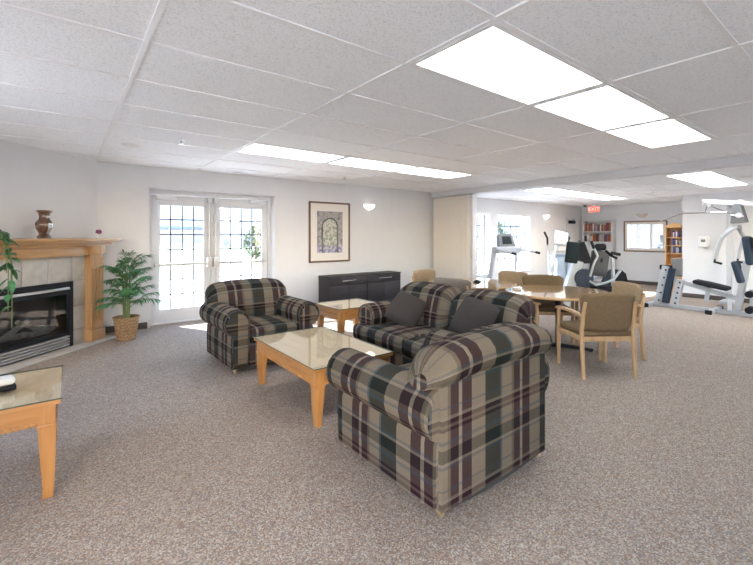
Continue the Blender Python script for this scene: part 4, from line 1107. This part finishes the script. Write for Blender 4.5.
def books(where, xf, y_hi, y_lo, z, hmax, depth, n, cols):
    """spines face -x; run from y_hi down to y_lo"""
    y = y_hi; gap = (y_hi-y_lo)/n
    for k in range(n):
        w = gap*random.uniform(.72, .98); h = hmax*random.uniform(.72, 1.); c = random.choice(cols); dd = depth*random.uniform(.8, 1.)
        g = MB(); g.box(0, dd, -w/2, w/2, 0, h, .002); g.box(-.002, 0, -w/2+.002, w/2-.002, h*.15, h*.19)
        o = g.build('book', M['book '+c], loc=(xf+random.uniform(0, .02), y-w/2, z+.0005))
        tag(o, '%s book on %s' % (c, where), 'book', '%s books on %s' % (c, where))
        y -= gap
bc = list(BOOKC)
books('the top shelf of the white bookcase', 13.44, 6.29, 5.45, 1.60, .27, .22, 19, bc)
books('the second shelf of the white bookcase', 13.44, 6.29, 5.45, 1.27, .26, .22, 18, bc)
for nm, z in (('the top shelf of the pine bookcase', 1.42), ('the second shelf of the pine bookcase', 1.22), ('the third shelf of the pine bookcase', 1.02)):
    books(nm, 12.08, 3.50, 3.25, z, .17, .18, 8, ['cream', 'navy blue', 'grey', 'purple', 'brown'])

# ------------------------------------------------------------------ outside
struct(MB().box(-60, 120, BY+.32, 16, -.2, -.06).build('exterior_ground', M['patio']))
struct(MB().box(-60, LX-.2, -40, BY+.32, -.2, -.06).build('exterior_ground', M['patio']))
struct(MB().box(LX-.2, 120, -40, RY-.2, -.2, -.06).build('exterior_ground', M['patio']))
struct(MB().box(-120, 220, 16, 60, -.5, -.12).build('exterior_lawn', M['lawn']))
struct(MB().box(-300, 500, 60, 420, -1.2, -.6).build('exterior_land', M['road']))
g = MB(); random.seed(2); n = 60; vs = []; fs = []
for i in range(n+1):
    x = -400+1300*i/n; h = 20+9*math.sin(i*.35)+6*math.sin(i*.9+1)+random.uniform(-2, 2)
    vs += [(x, 300, -2), (x, 380, h), (x, 470, h*.8), (x, 520, -2)]
for i in range(n):
    for k in range(3): a = 4*i+k; fs.append((a, a+4, a+5, a+1))
g.add(vs, fs); struct(g.build('exterior_hills', M['hill']))
def building(name, label, x, y, w, d, h, nx, nz):
    t = thing(name, label, 'building', (x, y, -.6))
    MB().box(-w/2, w/2, -d/2, d/2, 0, h).build('wall', M['bldg'], t)
    MB().box(-w/2-.3, w/2+.3, -d/2-.3, d/2+.3, h, h+.4).build('roof', M['hill'], t)
    for i in range(nx):
        for j in range(nz):
            cx = -w/2+w*(i+.5)/nx; cz = h*(j+.55)/nz
            MB().box(cx-w/nx*.3, cx+w/nx*.3, -d/2-.04, -d/2, cz-h/nz*.25, cz+h/nz*.25).build('window', M['bldgwin'], t)
building('office_building', 'blue-grey building seen through the right-hand french door', 29, 66, 16, 8, 7.5, 5, 2)
building('distant_shed', 'low building on the skyline seen through the left-hand french door', 9, 74, 20, 7, 3.2, 6, 1)
def tree(label, x, y, h):
    t = thing('tree', label, 'tree', (x, y, -.3))
    MB().tube([(0, 0, 0), (.05, 0, h*.35), (0, .05, h*.7)], [h*.04, h*.03, h*.015], 8).build('trunk', M['bark'], t)
    g = MB(); random.seed(int(x*10))
    for k in range(150):
        a = random.uniform(0, 2*PI); q = random.random(); r = h*.28*math.sin(PI*(.1+.85*q)); z = h*(.3+.7*q)
        rr = r*random.uniform(.5, 1.); c = Vector((rr*math.cos(a), rr*math.sin(a), z))
        for j in range(5):
            d = Vector((random.uniform(-1, 1), random.uniform(-1, 1), random.uniform(-.6, .8)))
            leaf_blade(g, c, d, (0, 0, 1), h*.1, h*.05, .1, n=2)
    g.build('crown', M['tree'], t, fix=False)
for a in (('small green tree outside the wider gym window', 21, 15.2, 2.6), ('small green tree outside the narrower gym window', 14.6, 14.5, 2.4), ('young tree outside beyond the right-hand french door', 7.6, 20, 2.2)): tree(*a)

# ------------------------------------------------------------------ light
w = bpy.data.worlds.new('sky'); scene.world = w; w.use_nodes = True
N = w.node_tree.nodes; L = w.node_tree.links
sky = N.new('ShaderNodeTexSky'); sky.sky_type = 'NISHITA'; sky.sun_disc = False; sky.sun_elevation = math.radians(32); sky.sun_rotation = math.radians(205); sky.dust_density = 1.5
L.new(sky.outputs['Color'], N['Background'].inputs['Color']); N['Background'].inputs['Strength'].default_value = 2.2
sd = bpy.data.lights.new('sun', 'SUN'); sd.energy = 30; sd.angle = math.radians(.6); sd.color = (1, .97, .93)
so = bpy.data.objects.new('sun', sd); COL.objects.link(so)
so.rotation_euler = Vector((.50, -.95, -.62)).to_track_quat('-Z', 'Y').to_euler()
def portal(x0, x1, y, z0, z1, face=PI, side=False):
    d = bpy.data.lights.new('daylight_portal', 'AREA'); d.shape = 'RECTANGLE'; d.size = x1-x0; d.size_y = z1-z0; d.cycles.is_portal = True
    o = bpy.data.objects.new('daylight_portal', d); COL.objects.link(o)
    if side: o.location = (LX-.21, (x0+x1)/2, (z0+z1)/2); o.rotation_euler = (PI/2, 0, -PI/2)
    else: o.location = ((x0+x1)/2, y, (z0+z1)/2); o.rotation_euler = (PI/2, 0, face+PI)
portal(DX0, DX1, BY+.33, 0, DZ)
for a, b, za, zb in GW: portal(a, b, GY+.31, za, zb)
for a, b, za, zb in ADDED_REAR: portal(a, b, RY-.21, za, zb, 0)
for q in ADDED_SIDE: portal(q[0], q[1], 0, q[2], q[3], side=True)

# ------------------------------------------------------------------ camera
cd = bpy.data.cameras.new('camera'); cam = bpy.data.objects.new('camera', cd); COL.objects.link(cam)
cam.location = (0, 0, 1.45); cam.rotation_euler = (PI/2, 0, YAW)
cd.sensor_width = 36; cd.lens = 36*402/753; cd.shift_y = -(282.5-236)/753; cd.clip_start = .05; cd.clip_end = 2000
scene.camera = cam
scene.view_settings.view_transform = 'Standard'; scene.view_settings.look = 'None'; scene.view_settings.gamma = 1; scene.view_settings.use_curve_mapping = False
scene.view_settings.exposure = 0.64
cy = scene.cycles
cy.max_bounces = 10; cy.diffuse_bounces = 6; cy.glossy_bounces = 4; cy.transparent_max_bounces = 12; cy.use_denoising = True
cy.sample_clamp_indirect = 8; cy.caustics_reflective = False; cy.caustics_refractive = False
